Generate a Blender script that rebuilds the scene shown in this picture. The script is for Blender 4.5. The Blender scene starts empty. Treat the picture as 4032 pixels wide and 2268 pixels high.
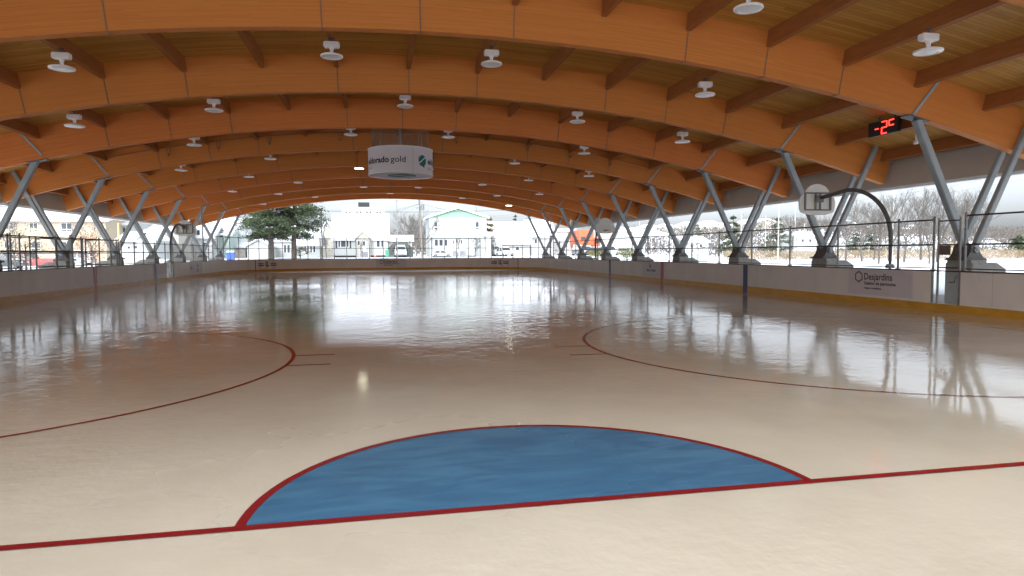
import bpy, math, random
from mathutils import Vector, Matrix
from math import sin, cos, pi, radians as rad, sqrt, atan2, exp, floor
random.seed(7)
S = bpy.context.scene
COL = S.collection

# ------------------------------------------------------------------ camera
CAM = Vector((-1.0158, -3.8914, 1.5692))
CR = Vector((0.98035574, -0.19717194, -0.00508424))
CU = Vector((0.01575973, 0.05261187, 0.99849067))
CF = Vector((0.19660685, 0.97895619, -0.05468572))
FPX = 2585.43
def ray(sx, sy): return CF + CR * ((sx - 2016) / FPX) - CU * ((sy - 1134) / FPX)
def at(sx, sy, Y):
    d = ray(sx, sy); return CAM + d * ((Y - CAM.y) / d.y)
cd = bpy.data.cameras.new('camera'); cam = bpy.data.objects.new('camera', cd); COL.objects.link(cam)
cam.matrix_world = Matrix(((CR.x, CU.x, -CF.x, CAM.x), (CR.y, CU.y, -CF.y, CAM.y), (CR.z, CU.z, -CF.z, CAM.z), (0, 0, 0, 1)))
cd.sensor_width = 36; cd.lens = 36 * FPX / 4032; cd.clip_start = 0.05; cd.clip_end = 3000
S.camera = cam

# ------------------------------------------------------------------ materials
def newmat(name):
    m = bpy.data.materials.new(name); m.use_nodes = True
    nt = m.node_tree; b = nt.nodes['Principled BSDF']
    return m, nt, b
def N(nt, typ, **kw):
    n = nt.nodes.new(typ)
    for k, v in kw.items(): setattr(n, k, v)
    return n
def coords(nt, scale=(1, 1, 1)):
    tc = N(nt, 'ShaderNodeTexCoord'); mp = N(nt, 'ShaderNodeMapping'); mp.inputs['Scale'].default_value = scale
    nt.links.new(tc.outputs['Object'], mp.inputs['Vector']); return mp.outputs['Vector']
def noise(nt, vec, scale, detail=4, rough=.55):
    n = N(nt, 'ShaderNodeTexNoise'); n.inputs['Scale'].default_value = scale; n.inputs['Detail'].default_value = detail
    n.inputs['Roughness'].default_value = rough; nt.links.new(vec, n.inputs['Vector']); return n.outputs['Fac']
def math_(nt, op, a, b=None, c=None, clamp=False):
    n = N(nt, 'ShaderNodeMath', operation=op); n.use_clamp = clamp
    for i, v in enumerate((a, b, c)):
        if v is None: continue
        if isinstance(v, (int, float)): n.inputs[i].default_value = v
        else: nt.links.new(v, n.inputs[i])
    return n.outputs[0]
def ramp(nt, fac, stops):
    r = N(nt, 'ShaderNodeValToRGB'); e = r.color_ramp.elements
    while len(e) < len(stops): e.new(.5)
    for i, (p, c) in enumerate(stops): e[i].position = p; e[i].color = (c[0], c[1], c[2], 1)
    nt.links.new(fac, r.inputs['Fac']); return r.outputs['Color']
def mixc(nt, fac, a, b, mode='MIX'):
    n = N(nt, 'ShaderNodeMix', data_type='RGBA', blend_type=mode)
    for i, v in ((0, fac), (6, a), (7, b)):
        if isinstance(v, (int, float)): n.inputs[i].default_value = v
        elif isinstance(v, tuple): n.inputs[i].default_value = (v[0], v[1], v[2], 1)
        else: nt.links.new(v, n.inputs[i])
    return n.outputs[2]
def bump(nt, b, h, strength=.2, dist=.02):
    n = N(nt, 'ShaderNodeBump'); n.inputs['Strength'].default_value = strength; n.inputs['Distance'].default_value = dist
    nt.links.new(h, n.inputs['Height']); nt.links.new(n.outputs[0], b.inputs['Normal']); return n
def sc(c, k): return tuple(min(1, x * k) for x in c)
MATS = {}
def mat(name, col, rough=.6, var=.12, scale=3, stretch=(1, 1, 1), bmp=0, metal=0, spec=.5, emit=None, es=0, trans=None):
    if name in MATS: return MATS[name]
    m, nt, b = newmat(name)
    v = coords(nt, stretch); f = noise(nt, v, scale)
    nt.links.new(ramp(nt, f, [(.3, sc(col, 1 - var)), (.7, sc(col, 1 + var))]), b.inputs['Base Color'])
    b.inputs['Roughness'].default_value = rough; b.inputs['Metallic'].default_value = metal
    b.inputs['Specular IOR Level'].default_value = spec
    if bmp: bump(nt, b, noise(nt, v, scale * 6), bmp, .01)
    if emit:
        b.inputs['Emission Color'].default_value = (*emit, 1); b.inputs['Emission Strength'].default_value = es
    MATS[name] = m; return m

def wood_arch():
    m, nt, b = newmat('glulam_timber')
    tc = N(nt, 'ShaderNodeTexCoord'); sp = N(nt, 'ShaderNodeSeparateXYZ'); nt.links.new(tc.outputs['Object'], sp.inputs[0])
    zz = math_(nt, 'ADD', sp.outputs[2], 52.744); xx = math_(nt, 'SUBTRACT', sp.outputs[0], .2378)
    r = math_(nt, 'SQRT', math_(nt, 'ADD', math_(nt, 'MULTIPLY', xx, xx), math_(nt, 'MULTIPLY', zz, zz)))
    lam = math_(nt, 'FLOOR', math_(nt, 'DIVIDE', r, .038))
    cv = N(nt, 'ShaderNodeCombineXYZ'); nt.links.new(math_(nt, 'FLOOR', math_(nt, 'ADD', math_(nt, 'DIVIDE', xx, 3.1), math_(nt, 'MULTIPLY', lam, .37))), cv.inputs[0]); nt.links.new(lam, cv.inputs[1])
    wn = N(nt, 'ShaderNodeTexWhiteNoise', noise_dimensions='2D'); nt.links.new(cv.outputs[0], wn.inputs['Vector'])
    c2 = N(nt, 'ShaderNodeCombineXYZ'); nt.links.new(math_(nt, 'MULTIPLY', xx, .9), c2.inputs[0]); nt.links.new(math_(nt, 'MULTIPLY', sp.outputs[1], 4), c2.inputs[1]); nt.links.new(math_(nt, 'MULTIPLY', r, 22), c2.inputs[2])
    g = noise(nt, c2.outputs[0], 1.6, 6, .65)
    f = math_(nt, 'ADD', math_(nt, 'MULTIPLY', wn.outputs[0], .26), math_(nt, 'MULTIPLY', g, .74))
    col = ramp(nt, f, [(.2, WOOD_D), (.5, WOOD_M), (.85, WOOD_L)])
    oi = N(nt, 'ShaderNodeObjectInfo'); hv = N(nt, 'ShaderNodeHueSaturation'); nt.links.new(col, hv.inputs['Color']); nt.links.new(math_(nt, 'ADD', math_(nt, 'MULTIPLY', oi.outputs['Random'], .14), .92), hv.inputs['Value']); nt.links.new(math_(nt, 'ADD', math_(nt, 'MULTIPLY', oi.outputs['Random'], -.010), .502), hv.inputs['Hue']); col = hv.outputs[0]
    nt.links.new(col, b.inputs['Base Color']); b.inputs['Roughness'].default_value = .6; b.inputs['Specular IOR Level'].default_value = .18
    bump(nt, b, g, .12, .004)
    return m
WOOD_D = (.575, .203, .043); WOOD_M = (.645, .236, .052); WOOD_L = (.71, .275, .066)
def wood_axis(name, axis, dark, light, plank=None):
    m, nt, b = newmat(name)
    st = (1.2, 9, 9) if axis == 'x' else (9, 1.2, 9)
    v = coords(nt, st); g = noise(nt, v, 1.6, 6, .62)
    f = g
    if plank:
        tc = N(nt, 'ShaderNodeTexCoord'); sp = N(nt, 'ShaderNodeSeparateXYZ'); nt.links.new(tc.outputs['Object'], sp.inputs[0])
        py = math_(nt, 'DIVIDE', sp.outputs[1], plank); fl = math_(nt, 'FLOOR', py)
        cv = N(nt, 'ShaderNodeCombineXYZ'); nt.links.new(fl, cv.inputs[0]); nt.links.new(math_(nt, 'FLOOR', math_(nt, 'ADD', math_(nt, 'DIVIDE', sp.outputs[0], 3.6), math_(nt, 'MULTIPLY', fl, .41))), cv.inputs[1])
        wn = N(nt, 'ShaderNodeTexWhiteNoise', noise_dimensions='2D'); nt.links.new(cv.outputs[0], wn.inputs['Vector'])
        f = math_(nt, 'ADD', math_(nt, 'MULTIPLY', wn.outputs[0], .45), math_(nt, 'MULTIPLY', g, .55))
    col = ramp(nt, f, [(.2, dark), (.8, light)])
    if plank:
        fr = math_(nt, 'FRACT', py); e = math_(nt, 'LESS_THAN', math_(nt, 'ABSOLUTE', math_(nt, 'SUBTRACT', fr, .5)), .465)
        col = mixc(nt, e, sc(dark, .62), col)
    nt.links.new(col, b.inputs['Base Color']); b.inputs['Roughness'].default_value = .6; b.inputs['Specular IOR Level'].default_value = .25
    bump(nt, b, g, .15, .004)
    return m

def ice_mat(name, col, col2, swirl=False):
    m, nt, b = newmat(name)
    geo = N(nt, 'ShaderNodeNewGeometry'); P = geo.outputs['Position']
    def mapv(s):
        mp = N(nt, 'ShaderNodeMapping'); mp.inputs['Scale'].default_value = s; nt.links.new(P, mp.inputs['Vector']); return mp.outputs['Vector']
    if swirl:
        v = mapv((.8, 2.6, 1)); n1 = N(nt, 'ShaderNodeTexNoise'); n1.inputs['Scale'].default_value = 1.6; n1.inputs['Detail'].default_value = 6; n1.inputs['Distortion'].default_value = 1.6
        nt.links.new(v, n1.inputs['Vector']); f = n1.outputs['Fac']
    else:
        f = noise(nt, mapv((1, 1, 1)), .55, 5, .6)
    c = ramp(nt, f, [(.34, col2), (.66, col)])
    # faint scratches and frosted flecks frozen in the surface
    sc_ = noise(nt, mapv((1.2, 7, 1)), 2.1, 5, .7)
    fl = ramp(nt, sc_, [(.66, (0, 0, 0)), (.80, (1, 1, 1))])
    c = mixc(nt, math_(nt, 'MULTIPLY', fl, .26), c, (.86, .84, .80))
    nt.links.new(c, b.inputs['Base Color'])
    wet = ramp(nt, noise(nt, mapv((1, 1, 1)), .16, 3, .5), [(.42, (0, 0, 0)), (.58, (1, 1, 1))])
    rip = math_(nt, 'SUBTRACT', noise(nt, mapv((1, 1.5, 1)), 5.5, 3, .6), .5)
    rip2 = noise(nt, mapv((1, 1.2, 1)), 1.3, 3, .5)
    fine = noise(nt, mapv((1, 1, 1)), 40, 2, .5)
    h = math_(nt, 'ADD', math_(nt, 'MULTIPLY', rip, math_(nt, 'ADD', math_(nt, 'MULTIPLY', wet, .0042), .0005)), math_(nt, 'MULTIPLY', rip2, .0022))
    big = math_(nt, 'SUBTRACT', noise(nt, mapv((1.5, 1, 1)), 1.9, 4, .62), .5); w2 = ramp(nt, noise(nt, mapv((1, 1, 1)), .11, 3, .5), [(.44, (0, 0, 0)), (.56, (1, 1, 1))])
    h = math_(nt, 'ADD', h, math_(nt, 'MULTIPLY', big, math_(nt, 'ADD', math_(nt, 'MULTIPLY', w2, .0075), .0008)))
    # drier, frosted ice round the near goal; wet film elsewhere
    sp = N(nt, 'ShaderNodeSeparateXYZ'); nt.links.new(P, sp.inputs[0])
    dx = math_(nt, 'DIVIDE', math_(nt, 'ADD', sp.outputs[0], 1.0), 1.35); dy = math_(nt, 'SUBTRACT', sp.outputs[1], 1.0)
    dd = math_(nt, 'SQRT', math_(nt, 'ADD', math_(nt, 'MULTIPLY', dx, dx), math_(nt, 'MULTIPLY', dy, dy)))
    dry = math_(nt, 'SUBTRACT', 1.0, math_(nt, 'DIVIDE', math_(nt, 'SUBTRACT', math_(nt, 'ADD', dd, math_(nt, 'MULTIPLY', noise(nt, mapv((1, 1, 1)), .5, 4), 3)), 1.9), 3.0), clamp=True)
    far_ = math_(nt, 'DIVIDE', math_(nt, 'SUBTRACT', sp.outputs[1], 49.0), 6.0, clamp=True); dry = math_(nt, 'MAXIMUM', dry, math_(nt, 'MULTIPLY', far_, 1.5))
    rg = math_(nt, 'ABSOLUTE', math_(nt, 'SUBTRACT', noise(nt, mapv((1.15, 1, 1)), 1.5, 3, .55), .5))
    pm = ramp(nt, noise(nt, mapv((1, .8, 1)), .13, 2, .5), [(.40, (0, 0, 0)), (.55, (1, 1, 1))])
    h = math_(nt, 'SUBTRACT', h, math_(nt, 'MULTIPLY', rg, math_(nt, 'MULTIPLY', math_(nt, 'MULTIPLY', pm, .012), math_(nt, 'MULTIPLY', math_(nt, 'SUBTRACT', 1.0, dry), math_(nt, 'DIVIDE', math_(nt, 'SUBTRACT', sp.outputs[1], 5.0), 5.0, clamp=True)))))
    bn = N(nt, 'ShaderNodeBump'); bn.inputs['Strength'].default_value = 1; bn.inputs['Distance'].default_value = 1
    nt.links.new(h, bn.inputs['Height']); nt.links.new(bn.outputs[0], b.inputs['Normal'])
    rr = math_(nt, 'ADD', math_(nt, 'ADD', math_(nt, 'MULTIPLY', noise(nt, mapv((1, 1, 1)), .7, 3), .07), ICE_R), math_(nt, 'MULTIPLY', dry, .30))
    nt.links.new(rr, b.inputs['Roughness']); b.inputs['IOR'].default_value = 1.33; b.inputs['Specular IOR Level'].default_value = .5
    return m
ICE_R = .02

M = {}
M['arch'] = wood_arch()
M['purlin'] = wood_axis('glulam_purlin', 'y', (.29, .102, .029), (.42, .165, .050))
M['deck'] = wood_axis('timber_deck', 'x', (.48, .235, .044), (.66, .375, .10), plank=.14)
M['steel'] = mat('painted_grey_steel', (.34, .385, .40), .45, .07, 4, bmp=.03)
M['steeldark'] = mat('dark_cast_steel', (.10, .105, .105), .5, .2, 6, bmp=.1)
M['galv'] = mat('galvanised_steel', (.24, .24, .235), .42, .18, 9, metal=.5)
M['darkrail'] = mat('weathered_rail', (.045, .04, .038), .5, .25, 9)
M['wire'] = mat('galvanised_wire', (.30, .30, .29), .45, .1, 20, metal=.3)
M['concrete'] = mat('cast_concrete', (.33, .33, .31), .85, .2, 5, bmp=.3)
M['slab'] = mat('concrete_slab', (.40, .39, .37), .85, .15, 2, bmp=.2)
M['fascia'] = mat('taupe_metal_panel', (.58, .535, .46), .5, .04, 1)
M['gutter'] = mat('white_gutter', (.80, .81, .80), .4, .03, 2)
M['lampwhite'] = mat('white_lamp_housing', (.93, .92, .91), .35, .02, 8)
M['lampon'] = mat('lit_lamp_lens', (.9, .9, .8), .4, .01, 8, emit=(1, .98, .72), es=9)
M['strap'] = mat('strap_steel', (.27, .15, .08), .5, .1, 8)
M['ice'] = None
M['red'] = None
M['rubber'] = mat('black_rubber', (.02, .02, .02), .6, .2, 8)
M['glass'] = mat('dark_glass', (.03, .035, .04), .06, .1, 2, spec=.7)
M['snow'] = mat('fresh_snow', (.78, .80, .83), .8, .03, .6, bmp=.25)
M['black'] = mat('black_casing', (.012, .012, .013), .5, .1, 8)
M['led'] = mat('red_led', (.9, .05, .04), .4, .01, 8, emit=(1, .03, .02), es=2.2)
M['textdark'] = mat('print_black', (.035, .03, .03), .55, .1, 8)
M['textgrey'] = mat('print_grey', (.30, .29, .29), .55, .1, 8)
M['textmaroon'] = mat('print_maroon', (.12, .055, .055), .55, .1, 8)
M['green'] = mat('print_green', (.012, .16, .115), .5, .1, 8)
M['vinyl'] = mat('white_vinyl', (.80, .76, .79), .5, .03, 2)
def banner_mat():
    m, nt, b = newmat('translucent_banner'); o = nt.nodes['Material Output']; b.inputs['Base Color'].default_value = (.93, .90, .93, 1); b.inputs['Roughness'].default_value = .5
    t = N(nt, 'ShaderNodeBsdfTranslucent'); t.inputs[0].default_value = (.86, .82, .84, 1); mx = N(nt, 'ShaderNodeMixShader')
    nt.links.new(math_(nt, 'ADD', math_(nt, 'MULTIPLY', noise(nt, coords(nt), 2), .1), .22), mx.inputs[0]); nt.links.new(b.outputs[0], mx.inputs[1]); nt.links.new(t.outputs[0], mx.inputs[2]); nt.links.new(mx.outputs[0], o.inputs[0]); return m
M['banner'] = banner_mat()
M['ad'] = mat('ad_film', (.64, .60, .63), .4, .03, 3)

def board_mat():
    m, nt, b = newmat('white_dasher_plastic')
    v = coords(nt, (1, 1, .5)); f = noise(nt, v, 1.3, 5, .6); s = noise(nt, coords(nt, (3, 3, .6)), 5, 4, .7)
    c = ramp(nt, f, [(.3, (.70, .665, .63)), (.7, (.80, .765, .73))])
    k = ramp(nt, s, [(.64, (0, 0, 0)), (.76, (1, 1, 1))])
    c = mixc(nt, math_(nt, 'MULTIPLY', k, .35), c, (.22, .21, .2))
    nt.links.new(c, b.inputs['Base Color']); b.inputs['Roughness'].default_value = .38
    return m
M['board'] = board_mat()
M['kick'] = mat('yellow_kick_plate', (.58, .30, .03), .4, .14, 2, stretch=(1, 1, 3))
M['blue_stripe'] = mat('blue_stripe', (.02, .045, .16), .4, .1, 4)
M['red_stripe'] = mat('red_stripe', (.36, .02, .03), .4, .1, 4)
def poly_glass():
    m, nt, b = newmat('clear_polycarbonate')
    nt.nodes.remove(b); o = nt.nodes['Material Output']
    t = N(nt, 'ShaderNodeBsdfTransparent'); t.inputs[0].default_value = (.90, .93, .94, 1)
    g = N(nt, 'ShaderNodeBsdfGlossy'); g.inputs['Roughness'].default_value = .12; g.inputs['Color'].default_value = (.9, .9, .9, 1)
    df = N(nt, 'ShaderNodeBsdfDiffuse'); df.inputs[0].default_value = (.6, .62, .64, 1)
    fr = N(nt, 'ShaderNodeFresnel'); fr.inputs[0].default_value = 1.5
    mx = N(nt, 'ShaderNodeMixShader'); nt.links.new(noise(nt, coords(nt), 5), mx.inputs[0])
    m2 = N(nt, 'ShaderNodeMixShader'); m2.inputs[0].default_value = .18; nt.links.new(t.outputs[0], m2.inputs[1]); nt.links.new(df.outputs[0], m2.inputs[2])
    for l in list(mx.inputs[0].links): nt.links.remove(l)
    mx.inputs[0].default_value = .09; nt.links.new(m2.outputs[0], mx.inputs[1]); nt.links.new(g.outputs[0], mx.inputs[2])
    nt.links.new(mx.outputs[0], o.inputs[0]); return m
M['poly'] = poly_glass()
def net_mat():
    m, nt, b = newmat('fine_net'); b.inputs['Base Color'].default_value = (.22, .16, .11, 1); b.inputs['Alpha'].default_value = .34
    tc = coords(nt); return m
M['net'] = net_mat()

# ------------------------------------------------------------------ mesh helpers
def tag(o, label=None, cat=None, group=None, kind=None):
    if label: o['label'] = label
    if cat: o['category'] = cat
    if group: o['group'] = group
    if kind: o['kind'] = kind
    return o
def empty(name, loc=(0, 0, 0), rz=0, label=None, cat=None, group=None):
    o = bpy.data.objects.new(name, None); COL.objects.link(o); o.location = loc; o.rotation_euler = (0, 0, rz); o.empty_display_size = .2
    return tag(o, label, cat, group)
class MB:
    def __init__(s): s.v = []; s.f = []
    def add(s, vs, fs):
        n = len(s.v); s.v += [tuple(a) for a in vs]; s.f += [tuple(i + n for i in f) for f in fs]; return s
    def box(s, c, d, rz=0):
        x, y, z = (a / 2 for a in d); cr, sr = cos(rz), sin(rz); vs = []
        for dz in (-z, z):
            for dx, dy in ((-x, -y), (x, -y), (x, y), (-x, y)):
                vs.append((c[0] + dx * cr - dy * sr, c[1] + dx * sr + dy * cr, c[2] + dz))
        return s.add(vs, [(0, 3, 2, 1), (4, 5, 6, 7), (0, 1, 5, 4), (1, 2, 6, 5), (2, 3, 7, 6), (3, 0, 4, 7)])
    def frustum(s, c0, d0, c1, d1):
        vs = []
        for c, d in ((c0, d0), (c1, d1)):
            x, y = d[0] / 2, d[1] / 2
            for dx, dy in ((-x, -y), (x, -y), (x, y), (-x, y)): vs.append((c[0] + dx, c[1] + dy, c[2]))
        return s.add(vs, [(0, 3, 2, 1), (4, 5, 6, 7), (0, 1, 5, 4), (1, 2, 6, 5), (2, 3, 7, 6), (3, 0, 4, 7)])
    def beam(s, a, b, w, h, up=(0, 1, 0)):
        a = Vector(a); b = Vector(b); d = (b - a).normalized(); u = Vector(up); r = d.cross(u).normalized(); u = r.cross(d).normalized()
        vs = []
        for p in (a, b):
            for i, j in ((-1, -1), (1, -1), (1, 1), (-1, 1)): vs.append(p + r * (i * w / 2) + u * (j * h / 2))
        return s.add(vs, [(0, 3, 2, 1), (4, 5, 6, 7), (0, 1, 5, 4), (1, 2, 6, 5), (2, 3, 7, 6), (3, 0, 4, 7)])
    def tube(s, pts, r, n=8, r1=None, cap=True):
        pts = [Vector(p) for p in pts]; m = len(pts); vs = []; fs = []
        ref = Vector((0, 0, 1)) if abs((pts[-1] - pts[0]).normalized().z) < .9 else Vector((1, 0, 0))
        for i, p in enumerate(pts):
            d = (pts[min(i + 1, m - 1)] - pts[max(i - 1, 0)]).normalized(); a = d.cross(ref).normalized(); b = a.cross(d).normalized()
            rr = r if r1 is None else r + (r1 - r) * i / (m - 1)
            for k in range(n): vs.append(p + a * (rr * cos(2 * pi * k / n)) + b * (rr * sin(2 * pi * k / n)))
        for i in range(m - 1):
            for k in range(n): fs.append((i * n + k, i * n + (k + 1) % n, (i + 1) * n + (k + 1) % n, (i + 1) * n + k))
        if cap: fs += [tuple(range(n))[::-1], tuple(range((m - 1) * n, m * n))]
        return s.add(vs, fs)
    def lathe(s, prof, c=(0, 0, 0), n=24):
        vs = []; fs = []; m = len(prof)
        for r, z in prof:
            for k in range(n): vs.append((c[0] + r * cos(2 * pi * k / n), c[1] + r * sin(2 * pi * k / n), c[2] + z))
        for i in range(m - 1):
            for k in range(n): fs.append((i * n + k, i * n + (k + 1) % n, (i + 1) * n + (k + 1) % n, (i + 1) * n + k))
        return s.add(vs, fs)
    def prism(s, poly, axis, a, b):
        # poly: list of 2D points in the plane orthogonal to axis
        n = len(poly); vs = []
        for t in (a, b):
            for p, q in poly: vs.append((t, p, q) if axis == 'x' else (p, t, q) if axis == 'y' else (p, q, t))
        fs = [tuple(range(n))[::-1], tuple(range(n, 2 * n))] + [(i, (i + 1) % n, n + (i + 1) % n, n + i) for i in range(n)]
        return s.add(vs, fs)
    def build(s, name, m, parent=None, smooth=False, world=False):
        me = bpy.data.meshes.new(name); vs = s.v
        if parent is not None and world:
            q = parent; off = Vector(); 
            while q: off = off + Vector(q.location); q = q.parent
            vs = [(v[0] - off.x, v[1] - off.y, v[2] - off.z) for v in vs]
        me.from_pydata(vs, [], s.f); me.materials.append(m); me.update()
        if smooth:
            me.polygons.foreach_set('use_smooth', [True] * len(me.polygons)); 
        o = bpy.data.objects.new(name, me); COL.objects.link(o); o.parent = parent; return o
def fix_normals(o):
    import bmesh
    bm = bmesh.new(); bm.from_mesh(o.data); bmesh.ops.recalc_face_normals(bm, faces=bm.faces); bm.to_mesh(o.data); bm.free(); return o
def bevel(o, w=.01, seg=2):
    import bmesh
    bm = bmesh.new(); bm.from_mesh(o.data); bmesh.ops.recalc_face_normals(bm, faces=bm.faces)
    bmesh.ops.bevel(bm, geom=[e for e in bm.edges if e.calc_face_angle(0) > .5], offset=w, segments=seg, affect='EDGES', clamp_overlap=True)
    bm.to_mesh(o.data); bm.free(); return o
CH = {}
def copy_tree(o, parent=None):
    c = o.copy(); COL.objects.link(c); c.parent = parent
    for ch in list(o.children): copy_tree(ch, c)
    return c
def text_mesh(body, size, bold=0, align='LEFT'):
    cu = bpy.data.curves.new('txt', 'FONT'); cu.body = body; cu.size = size; cu.align_x = align; cu.offset = bold; cu.resolution_u = 3
    ob = bpy.data.objects.new('txt', cu); COL.objects.link(ob)
    bpy.context.view_layer.update()
    me = bpy.data.meshes.new_from_object(ob.evaluated_get(bpy.context.evaluated_depsgraph_get()))
    vs = [tuple(v.co) for v in me.vertices]; fs = [tuple(p.vertices) for p in me.polygons]
    bpy.data.objects.remove(ob); bpy.data.curves.remove(cu); bpy.data.meshes.remove(me)
    return vs, fs
def text_on(mb, body, size, o, r, u, width=None, bold=0):
    vs, fs = text_mesh(body, size, bold); w = max(v[0] for v in vs) - min(v[0] for v in vs); x0 = min(v[0] for v in vs)
    k = width / w if width else 1; o = Vector(o); r = Vector(r); u = Vector(u)
    mb.add([o + r * ((v[0] - x0) * k) + u * v[1] for v in vs], fs); return mb

# ------------------------------------------------------------------ ground
def sm(t): t = max(0, min(1, t)); return t * t * (3 - 2 * t)
def gz(x, y):
    rr = x / max(y + 4, 10)
    w = 1 if -.25 < rr < .33 else max(0, 1 - (abs(rr - .04) - .29) / .25)
    z = .86 * sm((y - 62) / 38) * sm(w)
    # gentle hill on the right and straight behind
    d = math.hypot(x, y); b = math.degrees(atan2(x, max(y, 1)))
    hr = sm((d - 185) / 190)
    z += hr * (13 * exp(-((b - 33) / 19) ** 2) + 4 * exp(-((b - 5) / 12) ** 2))
    return z
def ground():
    xs = [-420, -330, -260, -210, -170, -140, -115, -95, -80, -66, -54, -44, -35, -28, -22, -18.6, 0, 18.6, 24, 32, 42, 54, 68, 84, 102, 122, 144, 168, 195, 225, 260, 300, 345, 400, 470]
    xs = [x for x in xs]; ys = [-60, -30, -14, -7.2, 20, 40, 61.6, 66, 72, 78, 84, 90, 96, 102, 110, 120, 132, 146, 162, 180, 200, 222, 246, 272, 300, 330, 365, 405, 450, 500, 600]
    mb = MB(); nx = len(xs)
    for y in ys:
        for x in xs: mb.v.append((x, y, gz(x, y) - .03 + (.05 * sin(x * .31) * cos(y * .23) if abs(x) > 20 or y > 64 else 0) * (0 if abs(x) <= 18.6 and y < 62 else 1)))
    for j in range(len(ys) - 1):
        for i in range(nx - 1):
            if abs(xs[i]) < 18.6 + .1 and abs(xs[i + 1]) < 18.7 and -7.3 < ys[j] < 61: continue
            mb.f.append((j * nx + i, j * nx + i + 1, (j + 1) * nx + i + 1, (j + 1) * nx + i))
    o = mb.build('ground', M['snow'], smooth=True); tag(o, kind='structure')
    s = MB(); s.box((0, 27.2, -.14), (37.4, 68.9, .2)); o = s.build('concrete_floor', M['slab']); tag(o, kind='structure')
ground()

# ------------------------------------------------------------------ rink path
W, RC, YN, YF = 12.95, 8.5, -3.35, 57.5
def rink_path(off=0, n=20):
    w = W + off; r = RC + off; y0 = YN - off; y1 = YF + off; cx = W - RC; P = []
    for (ax, ay, a0) in ((cx, YF - RC, 0), (-cx, YF - RC, 90), (-cx, YN + RC, 180), (cx, YN + RC, 270)):
        for k in range(n + 1):
            a = rad(a0 + 90 * k / n); P.append((ax + r * cos(a), ay + r * sin(a)))
    return P   # counter-clockwise, starts on right side near far corner
ICE_C = (.585, .565, .475); ICE_C2 = (.505, .48, .395)
M['ice'] = ice_mat('wet_ice', ICE_C, ICE_C2)
M['red'] = ice_mat('red_paint_under_ice', (.235, .013, .017), (.17, .009, .012))
M['blue'] = ice_mat('blue_paint_under_ice', (.058, .185, .325), (.034, .125, .245), swirl=True)
P = rink_path(0.02)
mb = MB(); mb.add([(x, y, 0) for x, y in P], [tuple(range(len(P)))]); ice = mb.build('ice', M['ice']); tag(ice, kind='structure')
def ice_strip(name, pts_in, pts_out, m, z, closed=False):
    n = len(pts_in); mb = MB(); vs = [(x, y, z) for x, y in pts_in] + [(x, y, z) for x, y in pts_out]
    fs = [(i, (i + 1) % n, n + (i + 1) % n, n + i) for i in range(n if closed else n - 1)]
    mb.add(vs, fs); o = mb.build(name, m, ice)
    if o.data.polygons[0].normal.z < 0: o.data.flip_normals()
    o.data.update(); return o
def arc(cx, cy, r, a0, a1, n): return [(cx + r * cos(rad(a0 + (a1 - a0) * k / n)), cy + r * sin(rad(a0 + (a1 - a0) * k / n))) for k in range(n + 1)]
def rect_mark(name, x0, x1, y0, y1, m, z):
    mb = MB(); mb.add([(x0, y0, z), (x1, y0, z), (x1, y1, z), (x0, y1, z)], [(0, 1, 2, 3)]); return mb.build(name, m, ice)
for yg, sgn in ((0, 1), (54.15, -1)):
    xg = W - RC + sqrt(RC ** 2 - (RC - 3.35) ** 2)
    rect_mark('goal_line', -xg, xg, yg - .035, yg + .035, M['red'], .008)
    a = arc(0, yg, 1.80, 0, 180 * sgn, 64)
    mb = MB(); mb.add([(x, y, .004) for x, y in a], [tuple(range(65))]); o = mb.build('goal_crease', M['blue'], ice)
    if o.data.polygons[0].normal.z < 0: o.data.flip_normals()
    ice_strip('crease_line', arc(0, yg, 1.80, 0, 180 * sgn, 64), arc(0, yg, 1.86, 0, 180 * sgn, 64), M['red'], .006)
for cy in (6.08, 48.1):
    for cx in (-6.72, 6.78):
        ice_strip('faceoff_circle', arc(cx, cy, 4.385, 0, 360, 128)[:-1], arc(cx, cy, 4.44, 0, 360, 128)[:-1], M['red'], .004, True)
        for s in (-1, 1):
            for t in (-1, 1):
                x0 = sqrt(4.40 ** 2 - .45 ** 2); a, b = sorted((cx + s * x0, cx + s * (x0 + .62)))
                rect_mark('hash_mark', a, b, cy + t * .45 - .025, cy + t * .45 + .025, M['red'], .0055)
        mb = MB(); mb.add([(x, y, .004) for x, y in arc(cx, cy, .3, 0, 360, 32)[:-1]], [tuple(range(32))]); 
        if cy > 20: mb.build('faceoff_spot', M['red'], ice)

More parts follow.
